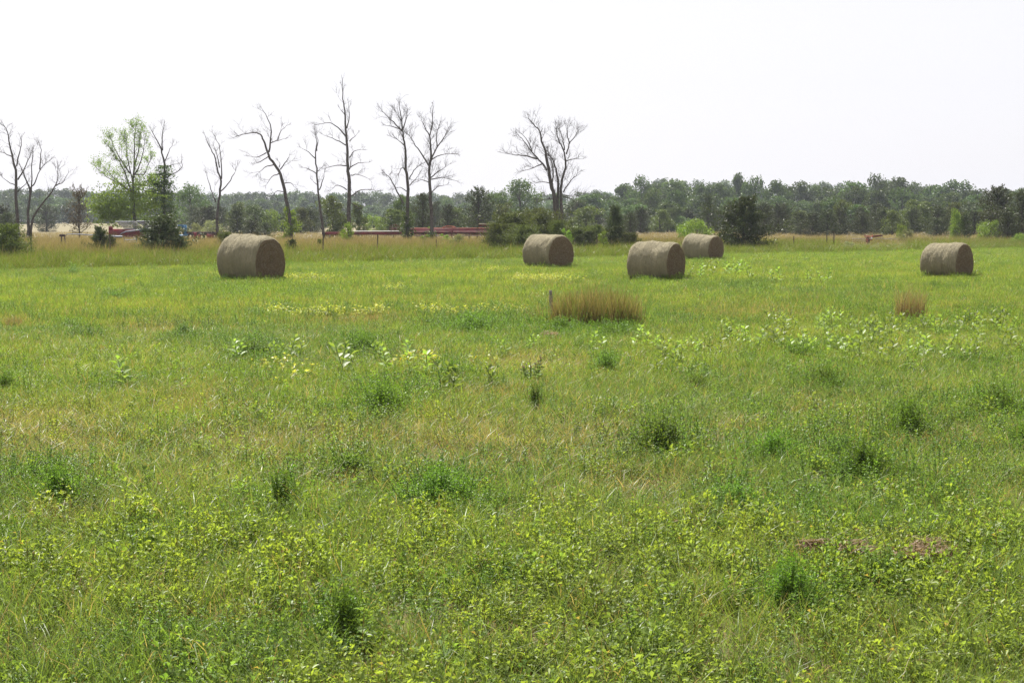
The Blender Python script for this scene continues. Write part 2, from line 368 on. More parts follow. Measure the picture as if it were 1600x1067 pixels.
YEL = [(500, 495, 85, 4, 1), (440, 490, 14, 4, 1), (590, 490, 10, 5, .8), (700, 492, 70, 6, .7), (345, 603, 22, 4, 1), (440, 580, 38, 8, .8), (470, 597, 22, 8, .9), (640, 580, 70, 9, .8), (742, 572, 18, 8, .8),
       (670, 575, 30, 5, .9), (480, 438, 60, 3, .7), (620, 455, 50, 3, .6), (850, 440, 50, 5, .9), (770, 575, 30, 5, .6), (410, 520, 20, 4, .7), (1370, 560, 30, 8, .5), (435, 605, 15, 4, .9),
       (770, 425, 40, 3, .5), (1500, 545, 40, 8, .4), (810, 490, 16, 6, .7)]
LUSH = [(740, 515, 90, 18, .8), (400, 560, 60, 25, .7), (565, 550, 100, 20, .7), (595, 630, 90, 30, .8), (1300, 620, 130, 40, .6), (60, 760, 110, 50, .6), (450, 790, 90, 40, .5), (700, 770, 120, 40, .8),
        (1040, 690, 90, 40, .8), (1430, 670, 150, 45, .8), (1350, 740, 150, 45, .7), (1200, 710, 130, 40, .6), (1560, 640, 110, 30, .8), (900, 525, 110, 14, .9), (10, 600, 50, 30, .8), (330, 455, 100, 12, .5)]

CL = [  # px, py of the foot, width px, height px, label
 (1420, 692, 92, 66, 1, 'tallest dark green bushy clump on the right, below the pale leaved milkweed patch'),
 (1562, 650, 95, 42, 3, 'wide dark green leafy clump near the right edge of the field'),
 (1348, 752, 110, 64, 1, 'broad green alfalfa clump just below and left of the tallest dark clump'),
 (1035, 714, 92, 66, 0, 'bright green bushy clump standing alone in the middle right of the field'),
 (1208, 722, 110, 46, 3, 'low wide green clump between two taller alfalfa clumps on the right'),
 (548, 746, 90, 36, 1, 'compact dark green clump at the edge of brown thatch, left of centre'),
 (690, 792, 145, 58, 3, 'broad bright green mound of alfalfa near the centre foreground'),
 (88, 790, 88, 62, 1, 'upright dark stemmed green clump near the left edge of the field'),
 (440, 802, 62, 66, 2, 'thin upright clump of leggy stems beside pale dry grass, left of centre'),
 (595, 648, 112, 46, 3, 'wide soft green clump below the yellow weeds left of centre'),
 (565, 556, 90, 32, 3, 'low green clump just above the broad leaved milkweed left of centre'),
 (742, 522, 112, 30, 3, 'low wide lush clump to the left of the grey stake'),
 (946, 586, 50, 36, 0, 'small green clump right of centre below the rusty tall grass'),
 (706, 596, 50, 34, 0, 'small round green clump at the right end of the yellow weeds'),
 (1152, 806, 90, 52, 0, 'leafy green clump with pale grass at its foot, left of the dead hay mat'),
 (1235, 965, 130, 92, 1, 'darkest large clump in the right foreground, below the dead hay mat'),
 (1088, 614, 70, 26, 3, 'low faint green clump right of centre in the middle field'),
 (1288, 612, 92, 36, 3, 'soft green clump directly below the pale leaved milkweed patch'),
 (8, 616, 44, 36, 0, 'green clump cut by the left edge of the picture'),
 (398, 562, 60, 30, 0, 'dark green clump above the left yellow weeds'),
 (880, 524, 90, 26, 3, 'green leafy mound at the foot of the grey stake and rusty grass'),
 (955, 530, 60, 18, 3, 'small low green mound in front of the rusty tall grass'),
 (1375, 925, 110, 62, 2, 'leggy bright green clump under the dead hay mat'),
 (540, 1010, 100, 90, 1, 'lush dark green clump in the left foreground'),
 (240, 872, 56, 44, 0, 'small dark clump in the yellow green cover at lower left'),
 (836, 642, 26, 40, 2, 'narrow upright green sprout below the dark thistle'),
 (1600, 700, 50, 44, 0, 'green clump cut by the right edge of the picture'),
 (130, 530, 62, 14, 3, 'low dark smudge of clover right of the small rusty tuft'),
 (180, 468, 42, 10, 3, 'small dark low clump in the far left of the field'),
 (114, 429, 22, 9, 0, 'tiny grey green clump at the field edge near the left bush'),
 (1250, 566, 64, 28, 0, 'green clump in the left half of the milkweed patch'),
 (285, 530, 34, 24, 2, 'small upright clump beside the rusty spot at left'),
 (1480, 800, 80, 36, 3, 'soft green clump above the dead hay mat at right'),
]
LUSHC = [(c[0], c[1] - c[3] * .25, c[2] * .48, max(5, c[3] * .38), 1) for c in CL]
def field_points(y0, y1, dens, mar=5.0, to_edge=True):
    ym = y1 if not to_edge else y1 + 5
    xm = .42 * ym + mar; n = int(2 * xm * (y1 - y0) * dens)
    X = rng.uniform(-xm, xm, n); Y = rng.uniform(y0, y1, n)
    k = (np.abs(X) < .40 * Y + mar)
    if to_edge: k &= Y < edge(X) + rng.normal(0, .35, n)
    for b in BALES: k &= ((X - b['X']) ** 2 + (Y - b['Y']) ** 2 > (.48 * b['D']) ** 2)
    return X[k], Y[k]
def lin(c): return np.array(c, float)
G_GR, G_YG, G_BL, G_BR = lin((0.155, 0.225, 0.050)), lin((0.23, 0.295, 0.055)), lin((0.14, 0.20, 0.068)), lin((0.215, 0.165, 0.085))
def fields(X, Y):
    px, py = proj(X, Y)
    n1 = fbm(X, Y * .8, 1.3, 1); n2 = fbm(X, Y, .45, 5); n3 = fbm(X, Y, 6.0, 9)
    dry = np.clip(.68 * blobs(px, py, DRY) * (.25 + 1.1 * n2) + .12 * (n1 > .6) * n2, 0, 1)
    lush = np.clip(blobs(px, py, LUSH) + 1.0 * blobs(px, py, LUSHC) + .9 * np.clip((fbm(X, Y, 1.1, 21) - .58) * 5, 0, 1), 0, 1)
    return px, py, n1, n2, n3, dry, lush
def tints(X, Y, bias=0.0):
    px, py, n1, n2, n3, dry, lush = fields(X, Y); n = len(X)
    yg = np.clip((n1 - .42) * 2.2 + bias + .35 * (Y > 30) + .15 * rng.normal(size=n), 0, 1)[:, None]
    c = G_GR * (1 - yg) + G_YG * yg
    bl = np.clip((n3 - .5) * 2.5 + .2 * rng.normal(size=n), 0, .6)[:, None]; c = c * (1 - bl) + G_BL * bl
    d = np.clip(dry * .55 + .05 * rng.normal(size=n), 0, .8)[:, None]; c = c * (1 - d) + G_BR * d
    c = c * (1 - .25 * lush[:, None]) + lin((0.09, 0.21, 0.03)) * .25 * lush[:, None]
    c = c * (.85 + .3 * rng.random((n, 1)))
    return c, dry, lush
def grass_zone(y0, y1, dens, coll, hs, ws, out, drybase, z=0):
    X, Y = field_points(y0, y1, dens)
    c, dry, lush = tints(X, Y); n = len(X)
    s = (.7 + .6 * rng.random(n)); hh = hs * s * (.65 + .7 * fbm(X, Y, .8, 33)) * (1 - .25 * dry)
    out.append((np.stack([X, Y, np.zeros(n)], 1), np.stack([ws * s, ws * s, hh], 1), c, np.clip(drybase + dry * .55 + .08 * rng.normal(size=n), 0, 1)))
def merge(L): return [np.concatenate([l[i] for l in L]) for i in range(4)]
L1 = []
grass_zone(3.4, 9, 95, P_grass, .75, .9, L1, .08)
grass_zone(9, 16, 90, P_grass, .68, .95, L1, .11)
grass_zone(16, 24, 50, P_grass, .65, 1.1, L1, .12)
p, s_, c_, d_ = merge(L1)
scatter('grass', P_grass, p, rng.random(len(p)) * 6.28, s_, c_, d_, 'short mixed green and straw grass over the near half of the field', 'grass')
L2 = []
grass_zone(14, 34, 16, P_mid, .85, 1.0, L2, .11)
grass_zone(34, 60, 8, P_mid, .9, 1.25, L2, .05)
grass_zone(60, 112, 5, P_mid, 1.0, 1.7, L2, .02)
p, s_, c_, d_ = merge(L2)
scatter('meadow_grass', P_mid, p, rng.random(len(p)) * 6.28, s_, c_, d_, 'bright green mown grass around the hay bales out to the fence line', 'grass')
# leafy yellow-green cover, thick in the foreground
X, Y = field_points(3.4, 14, 95)
px, py, n1, n2, n3, dry, lush = fields(X, Y)
fg = np.clip((py - 800 + 60 * (fbm(X, Y, 1.5, 41) - .5)) / 70, 0, 1)
k = rng.random(len(X)) < (.10 + .90 * fg) * (1 - .75 * dry) * np.clip((n2 - .14) * 2.9, .12, 1.2)
X, Y = X[k], Y[k]; c, dry, lush = tints(X, Y, .55); n = len(X); s = (.5 + .7 * rng.random(n)) * (.65 + .6 * fbm(X, Y, .7, 91))
yb = np.clip(rng.normal(.3, .3, n) + 1.2 * (fbm(X, Y, .9, 55) - .5), 0, .65)[:, None]
c = c * (1 - yb) + lin((0.28, 0.34, 0.055)) * yb
scatter('clover', P_leafy, np.stack([X, Y, np.zeros(n)], 1), rng.random(n) * 6.28, np.stack([s, s, s], 1), c, np.full(n, .07), 'leafy yellow green clover and weeds filling the foreground', 'clover')
P_broad = protos('broad_weed', [lambda mb: [sprig(mb, np.array([rng.normal() * .04, rng.normal() * .04, 0]), .15 + .12 * rng.random(), .5, 7, .055, .020, None, True, 2) for _ in range(3)]] * 3, M['leafy'])
X, Y = field_points(3.4, 20, 16); k = rng.random(len(X)) < np.clip((fbm(X, Y, .8, 77) - .5) * 2.4, 0, 1); X, Y = X[k], Y[k]; c, dry, lush = tints(X, Y, .2); n = len(X); s = .5 + .5 * rng.random(n)
scatter('broad_weeds', P_broad, np.stack([X, Y, np.zeros(n)], 1), rng.random(n) * 6.28, np.stack([s, s, s], 1), c * lin((.9, .98, .95)), np.full(n, .06), 'darker broad leaved weeds mixed into the near grass in patches', 'weeds')
# finer alfalfa regrowth everywhere, in patches
L3 = []
for (y0, y1, dn, sc) in ((3.4, 12, 40, 1.0), (12, 24, 34, 1.05), (24, 44, 15, 1.25), (44, 100, 4, 1.5)):
    X, Y = field_points(y0, y1, dn); px, py, n1, n2, n3, dry, lush = fields(X, Y)
    k = rng.random(len(X)) < (.22 + .78 * lush) * (1 - .6 * dry); X, Y = X[k], Y[k]
    c, dry, lush = tints(X, Y, -.1); n = len(X); s = (.65 + .55 * rng.random(n)) * sc * (1 + .2 * np.clip(blobs(*proj(X, Y), LUSHC) * 1.5, 0, 1))
    L3.append((np.stack([X, Y, np.zeros(n)], 1), np.stack([s, s, s * (.55 + .4 * rng.random(n))], 1), c * lin((.92, 1.03, .95)), np.full(n, .04)))
p, s_, c_, d_ = merge(L3)
scatter('alfalfa_regrowth', P_alf, p, rng.random(len(p)) * 6.28, s_, c_, d_, 'fine leaved alfalfa regrowth scattered in patches through the grass', 'alfalfa')
# yellowing weeds
X, Y = field_points(7, 60, 38); px, py = proj(X, Y)
b_ = blobs(px, py, YEL); k = rng.random(len(X)) < np.clip(b_ * 1.3 - .25, 0, 1) * (.2 + .9 * fbm(X, Y, .5, 60)) * .8
X, Y = X[k], Y[k]; n = len(X); s = .8 + .6 * rng.random(n)
mixy = rng.random((n, 1)); c = lin((0.46, 0.45, 0.12)) * mixy + lin((0.30, 0.36, 0.08)) * (1 - mixy)
scatter('yellow_weeds', P_yel, np.stack([X, Y, np.zeros(n)], 1), rng.random(n) * 6.28, np.stack([s, s, s * .8], 1), c, np.full(n, .1), 'low yellowing weeds in bands across the middle of the field', 'weeds')
# tall grass of the verge and beyond the fence
def tall(y0, y1, dens, hmin, ws, xa=.44):
    xm = xa * y1 + 6; n = int(2 * xm * (y1 - y0) * dens); X = rng.uniform(-xm, xm, n); Y = rng.uniform(y0, y1, n)
    e = edge(X) + 1.2 * (fbm(X, Y * 0, 3, 70) - .5) ; k = (Y > e) & (np.abs(X) < xa * Y + 6) & ~((Y > 176) & (X < -14)); X, Y, e = X[k], Y[k], e[k]; n = len(X)
    q = Y - e; nn = fbm(X, Y, 4.0, 80)
    h = np.clip(.52 + q * .022, .5, .82) * (.75 + .5 * nn) * hmin * (.85 + .3 * rng.random(n))
    d = np.clip(-.36 + q / 28 + (nn - .5) * 1.7 + .1 * rng.normal(size=n), .08, .88)
    rd = np.clip((q - 12) / 8 + (nn - .5), 0, 1)[:, None]
    c = (lin((0.135, 0.18, 0.030)) * (1 - rd) + lin((0.18, 0.17, 0.06)) * rd) * (.8 + .4 * rng.random((n, 1)))
    tpx = proj(X, Y)[0]; h = np.where((np.abs(tpx - 1365) < 58) & (Y < 106) & (q > 1.5), h * .5, h)
    s = ws * (.8 + .4 * rng.random(n))
    return np.stack([X, Y, tz(Y)], 1), np.stack([s, s, h], 1), c, d
L4 = [tall(48, 108, 3.4, 1.0, 1.0), tall(104, 180, 1.2, .62, 1.9, .46)]
p, s_, c_, d_ = merge(L4)
scatter('tall_grass', P_tall, p, rng.random(len(p)) * 6.28, s_, c_, d_, 'tall ochre and rust coloured seeding grass along and behind the fence', 'tall grass')

# ------------------------------------------------------------------ hay bales
def mat_hay(name, end=False):
    m, t, out = newmat(name); p = N(t, 'ShaderNodeBsdfPrincipled'); p.inputs['Roughness'].default_value = .85; p.inputs['Specular IOR Level'].default_value = .15
    tc = N(t, 'ShaderNodeTexCoord'); sx = N(t, 'ShaderNodeSeparateXYZ'); t.links.new(tc.outputs['Object'], sx.inputs[0])
    def nz(vec, s, d=6, r=.6):
        n = N(t, 'ShaderNodeTexNoise'); n.inputs['Scale'].default_value = s; n.inputs['Detail'].default_value = d; n.inputs['Roughness'].default_value = r
        t.links.new(vec, n.inputs['Vector']); return n.outputs['Fac']
    if end:
        y2 = mth(t, 'MULTIPLY', sx.outputs[1], sx.outputs[1]); z_ = mth(t, 'SUBTRACT', sx.outputs[2], .64); z2 = mth(t, 'MULTIPLY', z_, z_)
        r = mth(t, 'SQRT', mth(t, 'ADD', y2, z2)); an = mth(t, 'ARCTAN2', z_, sx.outputs[1])
        cb = N(t, 'ShaderNodeCombineXYZ'); t.links.new(mth(t, 'MULTIPLY', r, 26), cb.inputs[0]); t.links.new(mth(t, 'MULTIPLY', an, 1.6), cb.inputs[1])
        f = nz(cb.outputs[0], 1.0, 7); f2 = nz(tc.outputs['Object'], 2.6)
        c = mixc(t, f, (0.035, 0.025, 0.014), (0.27, 0.19, 0.11)); c = mixc(t, mth(t, 'MULTIPLY', f2, .7), c, (0.12, 0.085, 0.052))
    else:
        mp = N(t, 'ShaderNodeMapping'); mp.inputs['Scale'].default_value = (26, 1.2, 1.2); t.links.new(tc.outputs['Object'], mp.inputs[0])
        f = nz(mp.outputs[0], 1.0, 6, .65); f2 = nz(tc.outputs['Object'], 2.2); f3 = nz(tc.outputs['Object'], 28, 3)
        c = mixc(t, f, (0.055, 0.050, 0.028), (0.52, 0.455, 0.28)); f2 = mth(t, 'MULTIPLY', mth(t, 'SUBTRACT', f2, .25), 1.3); c = mixc(t, f2, c, (0.165, 0.152, 0.10))
        c = mixc(t, mth(t, 'MULTIPLY', f3, .5), c, (0.25, 0.22, 0.15))
        f = mth(t, 'ADD', f, mth(t, 'MULTIPLY', f3, .35))
    b = N(t, 'ShaderNodeBump'); b.inputs['Strength'].default_value = 1.0; b.inputs['Distance'].default_value = .08
    t.links.new(f, b.inputs['Height']); t.links.new(b.outputs[0], p.inputs['Normal'])
    t.links.new(c, p.inputs['Base Color']); t.links.new(p.outputs[0], out.inputs[0]); return m
M['hay'] = mat_hay('net_wrapped_hay'); M['hayend'] = mat_hay('hay_spiral_end', True)
m, t, out = newmat('loose_straw'); va = attr(t, 'va')
leafshader(t, out, mixc(t, va.outputs['Fac'], (0.10, 0.08, 0.045), (0.30, 0.255, 0.16)), .2, .6, .2, mixc(t, 0, (0.4, 0.33, 0.2), (0, 0, 0))); M['straw'] = m
LAB = ['large round hay bale standing by itself farthest left in the field', 'round hay bale in front of the wide dark cedar bush and forked bare tree',
       'large round hay bale overlapping a smaller bale behind it on the right', 'smallest and farthest hay bale beside the lone pointed cedar',
       'round hay bale standing alone at the right side of the field']
def bale(b, i):
    R, L = b['D'] / 2, b['L']; al = math.atan((b['px'] - CX) / F)
    root = empty('round_hay_bale', (b['X'], b['Y'], -.035), -math.radians(b['phi']) - al, LAB[i], 'hay bale', 'round hay bales in the mown field')
    NX, NA_ = 49, 96; xs = np.linspace(-1, 1, NX); th = np.linspace(0, 2 * np.pi, NA_, endpoint=False)
    sd = i * 7 + 3
    def surf(u, a, rr):     # u in -1..1 along the axis
        ed = 1 - .075 * np.clip((np.abs(u) - .80) / .20, 0, 1) ** 2
        n = fbm(u * 1.1 + 5, np.sin(a) * 1.3 + 9, .8, sd) + fbm(u * 1.1 + 5, np.cos(a) * 1.3 + 2, .8, sd + 3) - 1
        n2 = vnoise(u * L, a * R, .06, sd + 5) - .5; n3 = vnoise(u * L, a * 0, .09, sd + 8) - .5
        r = rr * (ed + .125 * n) + (.014 * n2 + .02 * n3) * (rr > .9 * R)
        y = r * np.cos(a) * 1.015; z = r * np.sin(a) * (1.0 - .03 * np.cos(a) ** 2)
        z = np.where(z < -.74 * R, -.74 * R + (z + .74 * R) * .35, z)
        z = z + R * .83
        z = z - (.065 if i in (0, 3) else (-.02 if i == 4 else .015)) * R * np.clip(u * 1.2, -1, 1) * np.clip(np.sin(a), 0, 1)
        return np.stack([u * L / 2 * (1 - .02 * np.abs(n)), y, z], -1)
    U, A_ = np.meshgrid(xs, th, indexing='ij'); v = surf(U, A_, R).reshape(-1, 3)
    k = np.arange(NX - 1)[:, None] * NA_; j = np.arange(NA_)[None]; jn = (j + 1) % NA_
    f = np.stack([k + j, k + jn, k + NA_ + jn, k + NA_ + j], -1).reshape(-1, 4)
    mb = MB(); mb.add(v, f[:, ::-1]); mb.build('wrapped_drum', M['hay'], root, True)
    for sgn in (-1, 1):
        mb = MB(); NR = 26; rr = np.linspace(0.0, 1, NR); vs = []
        for q in rr:
            s0 = surf(np.full(NA_, float(sgn)), th, R)           # the rim, drawn in towards the centre
            cen = np.array([sgn * L / 2, 0, R * .83]); pt = cen + (s0 - cen) * q
            bul = .05 * (1 - q ** 2.5) + .022 * (vnoise(th * 0, q * 3 + th / 6.28 * .12, .06, sd) - .5) * (q < .99) + .02 * (vnoise(np.cos(th) * q, np.sin(th) * q, .12, sd) - .5) * (q < .99)
            pt[:, 0] += sgn * bul; vs.append(pt)
        v = np.array(vs).reshape(-1, 3)
        k = np.arange(NR - 1)[:, None] * NA_
        f = np.stack([k + j, k + jn, k + NA_ + jn, k + NA_ + j], -1).reshape(-1, 4)
        mb.add(v, f if sgn > 0 else f[:, ::-1]); mb.build('end_face', M['hayend'], root, True)
    mb = MB()
    for _ in range(3800):
        if rng.random() < .5: u = rng.uniform(-1, 1); a = rng.uniform(0, 6.28); p0 = surf(np.array(u), np.array(a), R); nrm = np.array([0, math.cos(a), math.sin(a)])
        else:
            sg = 1 if rng.random() < .6 else -1; q = math.sqrt(rng.random()); a = rng.uniform(0, 6.28); s0 = surf(np.array(float(sg)), np.array(a), R)
            cen = np.array([sg * L / 2, 0, R * .83]); p0 = cen + (s0 - cen) * q; p0[0] += sg * .05 * (1 - q ** 2.5); nrm = np.array([sg, 0, 0])
            if q > .93: nrm = nrm * .6 + np.array([0, math.cos(a), math.sin(a)]) * .8
        d = rng.normal(size=3); d -= nrm * d.dot(nrm) * .95; d /= np.linalg.norm(d); ln = .03 + .07 * rng.random(); w_ = .0035
        sd_ = np.cross(d, nrm); sd_ /= np.linalg.norm(sd_) + 1e-9
        p1 = p0 + d * ln + nrm * ln * (.10 + .55 * rng.random() ** 2)
        mb.add([p0 - sd_ * w_, p0 + sd_ * w_, p1 + sd_ * w_ * .5, p1 - sd_ * w_ * .5], [[0, 1, 2, 3]], np.tile([rng.random(), 0], (4, 1)))
    mb.build('loose_straw', M['straw'], root)
for i, b in enumerate(BALES): bale(b, i)
# weeds that have grown up against the bales
X, Y, S = [], [], []
for b in BALES:
    for _ in range(95):
        u = rng.uniform(-1.25, 1.25); al = -math.radians(b['phi']) - math.atan((b['px'] - CX) / F)
        q = rng.choice([0, 1], p=[.65, .35])
        lx, ly = (u * b['L'] / 2, -b['D'] / 2 * rng.uniform(.62, 1.15)) if q == 0 else (b['L'] / 2 + rng.uniform(.0, .3), rng.uniform(-.6, .6) * b['D'])
        X.append(b['X'] + lx * math.cos(al) - ly * math.sin(al)); Y.append(b['Y'] + lx * math.sin(al) + ly * math.cos(al)); S.append(rng.uniform(.6, 1.3))
X, Y, S = map(np.array, (X, Y, S)); n = len(X); c, dry, lush = tints(X, Y, .2)
scatter('bale_side_weeds', P_alf, np.stack([X, Y, np.zeros(n)], 1), rng.random(n) * 6.28, np.stack([S, S, S * .8], 1), c, np.full(n, .12), 'low green weeds grown up against the feet of the bales', 'weeds')

# ------------------------------------------------------------------ alfalfa clumps, each a plant of its own
def alf_proto(i, wide, tallh, nst, nm='alfalfa_clump'):
    root = empty(nm, (0, 0, -50)); mb, ms = MB(), MB()
    for _ in range(nst):
        a = rng.random() * 6.28; r = min(1.5 * wide, abs(rng.normal()) * wide * (.75 + .25 * math.sin(3 * a + i)))
        h = tallh * (1.1 - .55 * min(1, (r / wide)) ** 1.3) * (.45 + .65 * rng.random())
        base = np.array([r * math.cos(a) * .8, r * math.sin(a) * .8, 0])
        out_ = np.array([math.cos(a), math.sin(a), 0]) * r * .5
        n0 = len(mb.v); sprig(mb, base, h, .35, int(9 + h * 22), .024, .011, ms, True, 3)
    mb.build('foliage', M['alfalfa'], root); tag(ms.build('stems', M['stem'], root), kind='stuff')
    return root
AP = [alf_proto(0, .28, .36, 130), alf_proto(1, .38, .34, 190), alf_proto(2, .22, .42, 80), alf_proto(3, .5, .30, 250)]
AW, AH = [.42, .57, .33, .76], [.44, .42, .50, .36]
used = set()
for (px, py, wp, hp, k, lab) in CL:
    g_ = gnd(px, py); o = AP[k] if k not in used else copy_tree(AP[k]); used.add(k)
    o.location = g_; o.rotation_euler = (0, 0, rng.random() * 6.28); m_ = g_.y / F
    sw = wp * m_ / AW[k] * .98; o.scale = (sw, sw, hp * m_ / AH[k] * 1.25); tag(o, lab, 'plant', 'green alfalfa clumps in the field')

ORD = 'first second third fourth fifth sixth seventh eighth ninth tenth eleventh twelfth thirteenth fourteenth fifteenth sixteenth seventeenth eighteenth nineteenth twentieth twenty-first twenty-second twenty-third twenty-fourth twenty-fifth twenty-sixth'.split()
# milkweed
def milk_proto():
    root = empty('milkweed', (0, 0, -50)); mb, ms = MB(), MB()
    for q in range(rng.integers(2, 4)):
        b0 = np.array([rng.normal() * .09 * q, rng.normal() * .09 * q, 0]); h = rng.uniform(.3, .42); az = rng.random() * 3.1
        ln = rng.normal(size=2) * .06; top = b0 + np.array([ln[0], ln[1], h])
        ms = MB(); ms.tube([b0, (b0 + top) / 2, top], [.005, .004, .003], 5, False, (.5, 0)); ms.build('stem', M['stem'], root)
        for i in range(6):
            t_ = .25 + .75 * i / 5; p = b0 + (top - b0) * t_; az += 1.57 + rng.normal() * .2
            for s2 in (0, math.pi):
                a2 = az + s2; el = .35 + .6 * t_ + rng.normal() * .1; d = [math.cos(a2) * math.cos(el), math.sin(a2) * math.cos(el), math.sin(el)]
                leaf(mb, p, d, rng.uniform(.11, .16) * (1.1 - .35 * t_), rng.uniform(.045, .065) * (1.1 - .3 * t_), rng.random(), rng.random() ** 2, .2, .35)
    mb.build('foliage', M['milk'], root); return root
MP = [milk_proto() for _ in range(5)]
MK_R = [(1225,530),(1237,521),(1290,521),(1300,532),(1325,521),(1332,511),(1305,506),(1345,531),(1377,532),(1395,516),(1385,525),(1420,531),(1440,519),(1455,516),(1465,526),(1495,521),(1515,511),(1530,526),(1555,512),(1565,522),(1582,531),(1215,512),(1245,508),(1275,512),(1360,518)]
MK_F = [(1240,551),(1255,561),(1262,549),(1310,559),(1320,563),(1355,546),(1385,561),(1395,556),(1412,563),(1430,561),(1445,556),(1480,547),(1490,561),(1510,563),(1525,556),(1575,547),(1590,556),(1340,566),(1465,568)]
MK_C = [(1140,531),(1155,541),(1165,549),(1100,551),(1085,554),(1035,553),(1030,563),(1050,559),(1190,536),(1210,546),(1060,571),(1125,560),(1178,553)]
MK_S = [(935,551,'pale leaved milkweed just below the green mound and rusty grass'), (825,549,'milkweed pair of pale upturned leaves below the grey stake'), (792,559,'milkweed with bright curled leaves left of and below the grey stake'),
 (533,585,'large spreading milkweed with upswept leaves in the left middle field'), (590,567,'small milkweed between the large spreading one and the yellow weeds'), (645,592,'milkweed with white shining leaves standing in the yellow weeds'),
 (706,617,'small milkweed below the round green clump'), (640,566,'milkweed with white tipped leaf above the yellow weeds'), (192,606,'lone milkweed with one bright white leaf at far left'),
 (435,566,'light green milkweed at the top of the left yellow weeds'), (466,561,'pale milkweed right of the light green one at the left yellow weeds'), (1066,588,'milkweed with a folded pale leaf right of centre'), (1022,586,'low milkweed right of the small green clump'),
 (372,566,'pale milkweed in front of the dark green clump at left'), (776,606,'small dull milkweed right of the yellow weeds'), (1000,546,'small milkweed at the left end of the middle group')]
used = set()
def milk(px, py, lab, grp, sc=1.0, hpx=0):
    k = rng.integers(0, 5); o = MP[k] if k not in used else copy_tree(MP[k]); used.add(k)
    o.location = gnd(px, py + 3); o.rotation_euler = (0, 0, rng.random() * 6.28); s = rng.uniform(.75, 1.15) * sc; o.scale = (s * 1.1, s * 1.1, s * .85); tag(o, lab, 'plant', grp)
for q, (x, y) in enumerate(sorted(MK_R)): milk(x, y, ORD[q] + ' pale milkweed from the left in the farther row of the right patch', 'milkweeds of the farther row')
for q, (x, y) in enumerate(sorted(MK_F)): milk(x, y, ORD[q] + ' pale milkweed from the left in the nearer row of the right patch', 'milkweeds of the nearer row')
for q, (x, y) in enumerate(sorted(MK_C)): milk(x, y, ORD[q] + ' milkweed from the left in the loose group right of the rusty grass', 'milkweeds of the middle group')
for x, y, l in MK_S: milk(x, y, l, 'single milkweeds in the field', 1.35 if x == 533 else .95)
for q, (x, y) in enumerate([(1075,431),(1095,434),(1115,430),(1140,430),(1152,427),(1172,436),(1210,441),(1263,441),(1285,442)]): milk(x, y, ORD[q] + ' dark broad leaved weed rightward from the overlapping bales in far grass', 'dark weeds behind the milkweeds', 1.5)
# one thistle
g_ = gnd(831, 604); root = empty('thistle', g_, 0, 'dark spiny thistle with a dull purple head below the grey stake', 'thistle'); mb, ms, mh = MB(), MB(), MB()
for _ in range(9):
    a = rng.random() * 6.28; b0 = np.array([math.cos(a), math.sin(a), 0]) * .05; h = rng.uniform(.18, .33)
    top = b0 * 2.2 + np.array([0, 0, h]); ms.tube([b0, (b0 + top) / 2, top], [.006, .005, .004], 5, False)
    for i in range(12):
        t_ = i / 12; p = b0 + (top - b0) * t_; a2 = rng.random() * 6.28; leaf(mb, p, [math.cos(a2), math.sin(a2), .4], .075, .022, rng.random(), rng.random())
    for i in range(8): a2 = i * .785; leaf(mh, top, [math.cos(a2) * .5, math.sin(a2) * .5, 1], .03, .012, .5, .3)
M['purple'] = mat_leaf('thistle_flower', (0.22, 0.13, 0.22), .3, .3, .2, other=(0.3, 0.22, 0.25))
mb.build('foliage', M['thistle'], root); tag(ms.build('stems', M['stem'], root), kind='stuff'); mh.build('flower_head', M['purple'], root)

# ------------------------------------------------------------------ rusty tall tufts, stake, dead hay mat
def tuftmat(name, a, b, c3):
    m, t, out = newmat(name); va = attr(t, 'va'); vb = attr(t, 'vb')
    c = mixc(t, va.outputs['Fac'], a, b); c = mixc(t, mth(t, 'GREATER_THAN', vb.outputs['Fac'], .72), c, c3); leafshader(t, out, c, .3, .5, .2); return m
M['rust_gr'] = tuftmat('rusty_grass', (0.13, 0.085, 0.04), (0.38, 0.32, 0.16), (0.16, 0.20, 0.05))
M['rust_dk'] = tuftmat('brown_grass', (0.15, 0.095, 0.05), (0.40, 0.31, 0.18), (0.24, 0.20, 0.10))
def tuft(lab, cx, cy, wpx, hpx, dpt, n, mat, w=.006, name='grass_tuft'):
    g_ = gnd(cx, cy); s = g_.y / F; mb = MB(); half = wpx * s / 2
    for _ in range(n):
        u = np.clip(rng.uniform(-1, 1) + rng.normal() * .10, -1.25, 1.25); v_ = rng.uniform(-1, 1) * math.sqrt(max(0.1, 1 - u * u * .8)) + rng.normal() * .12; sub = MB()
        hh = hpx * s * (1.0 - .15 * min(1, abs(u)) ** 3) * (.55 + .75 * fbm(u * 5 + cx, v_ * 2, .6, 3)) * (1 - .5 * (rng.random() < .2))
        blades(sub, 1, .02, hh, w, .25, .22, 3, .14)
        vv = sub.v[0] + np.array([u * half, v_ * dpt, 0]); mb.add(vv, sub.f[0], sub.a[0])
    o = mb.build(name, mat); o.location = g_ + Vector((0, dpt * .5, 0)); return tag(o, lab, 'tall grass')
tuft('long patch of tall rusty seeding grass to the right of the grey stake', 932, 515, 130, 60, .5, 3600, M['rust_gr'], .009)
tuft('thin brown grass at the left foot of the grey stake', 840, 503, 30, 24, .3, 220, M['rust_gr'])
tuft('brown pointed tuft of dead grass at right, between bale and milkweeds', 1425, 504, 42, 52, .2, 420, M['rust_dk'], .009)
tuft('small brown tuft of dead grass at the left edge of the field', 18, 513, 24, 20, .2, 200, M['rust_dk'])
tuft('short brown tuft among yellow weeds left of centre', 583, 507, 16, 17, .15, 110, M['rust_dk'])
g_ = gnd(862, 508); s = g_.y / F
mb = MB(); hh = 55 * s
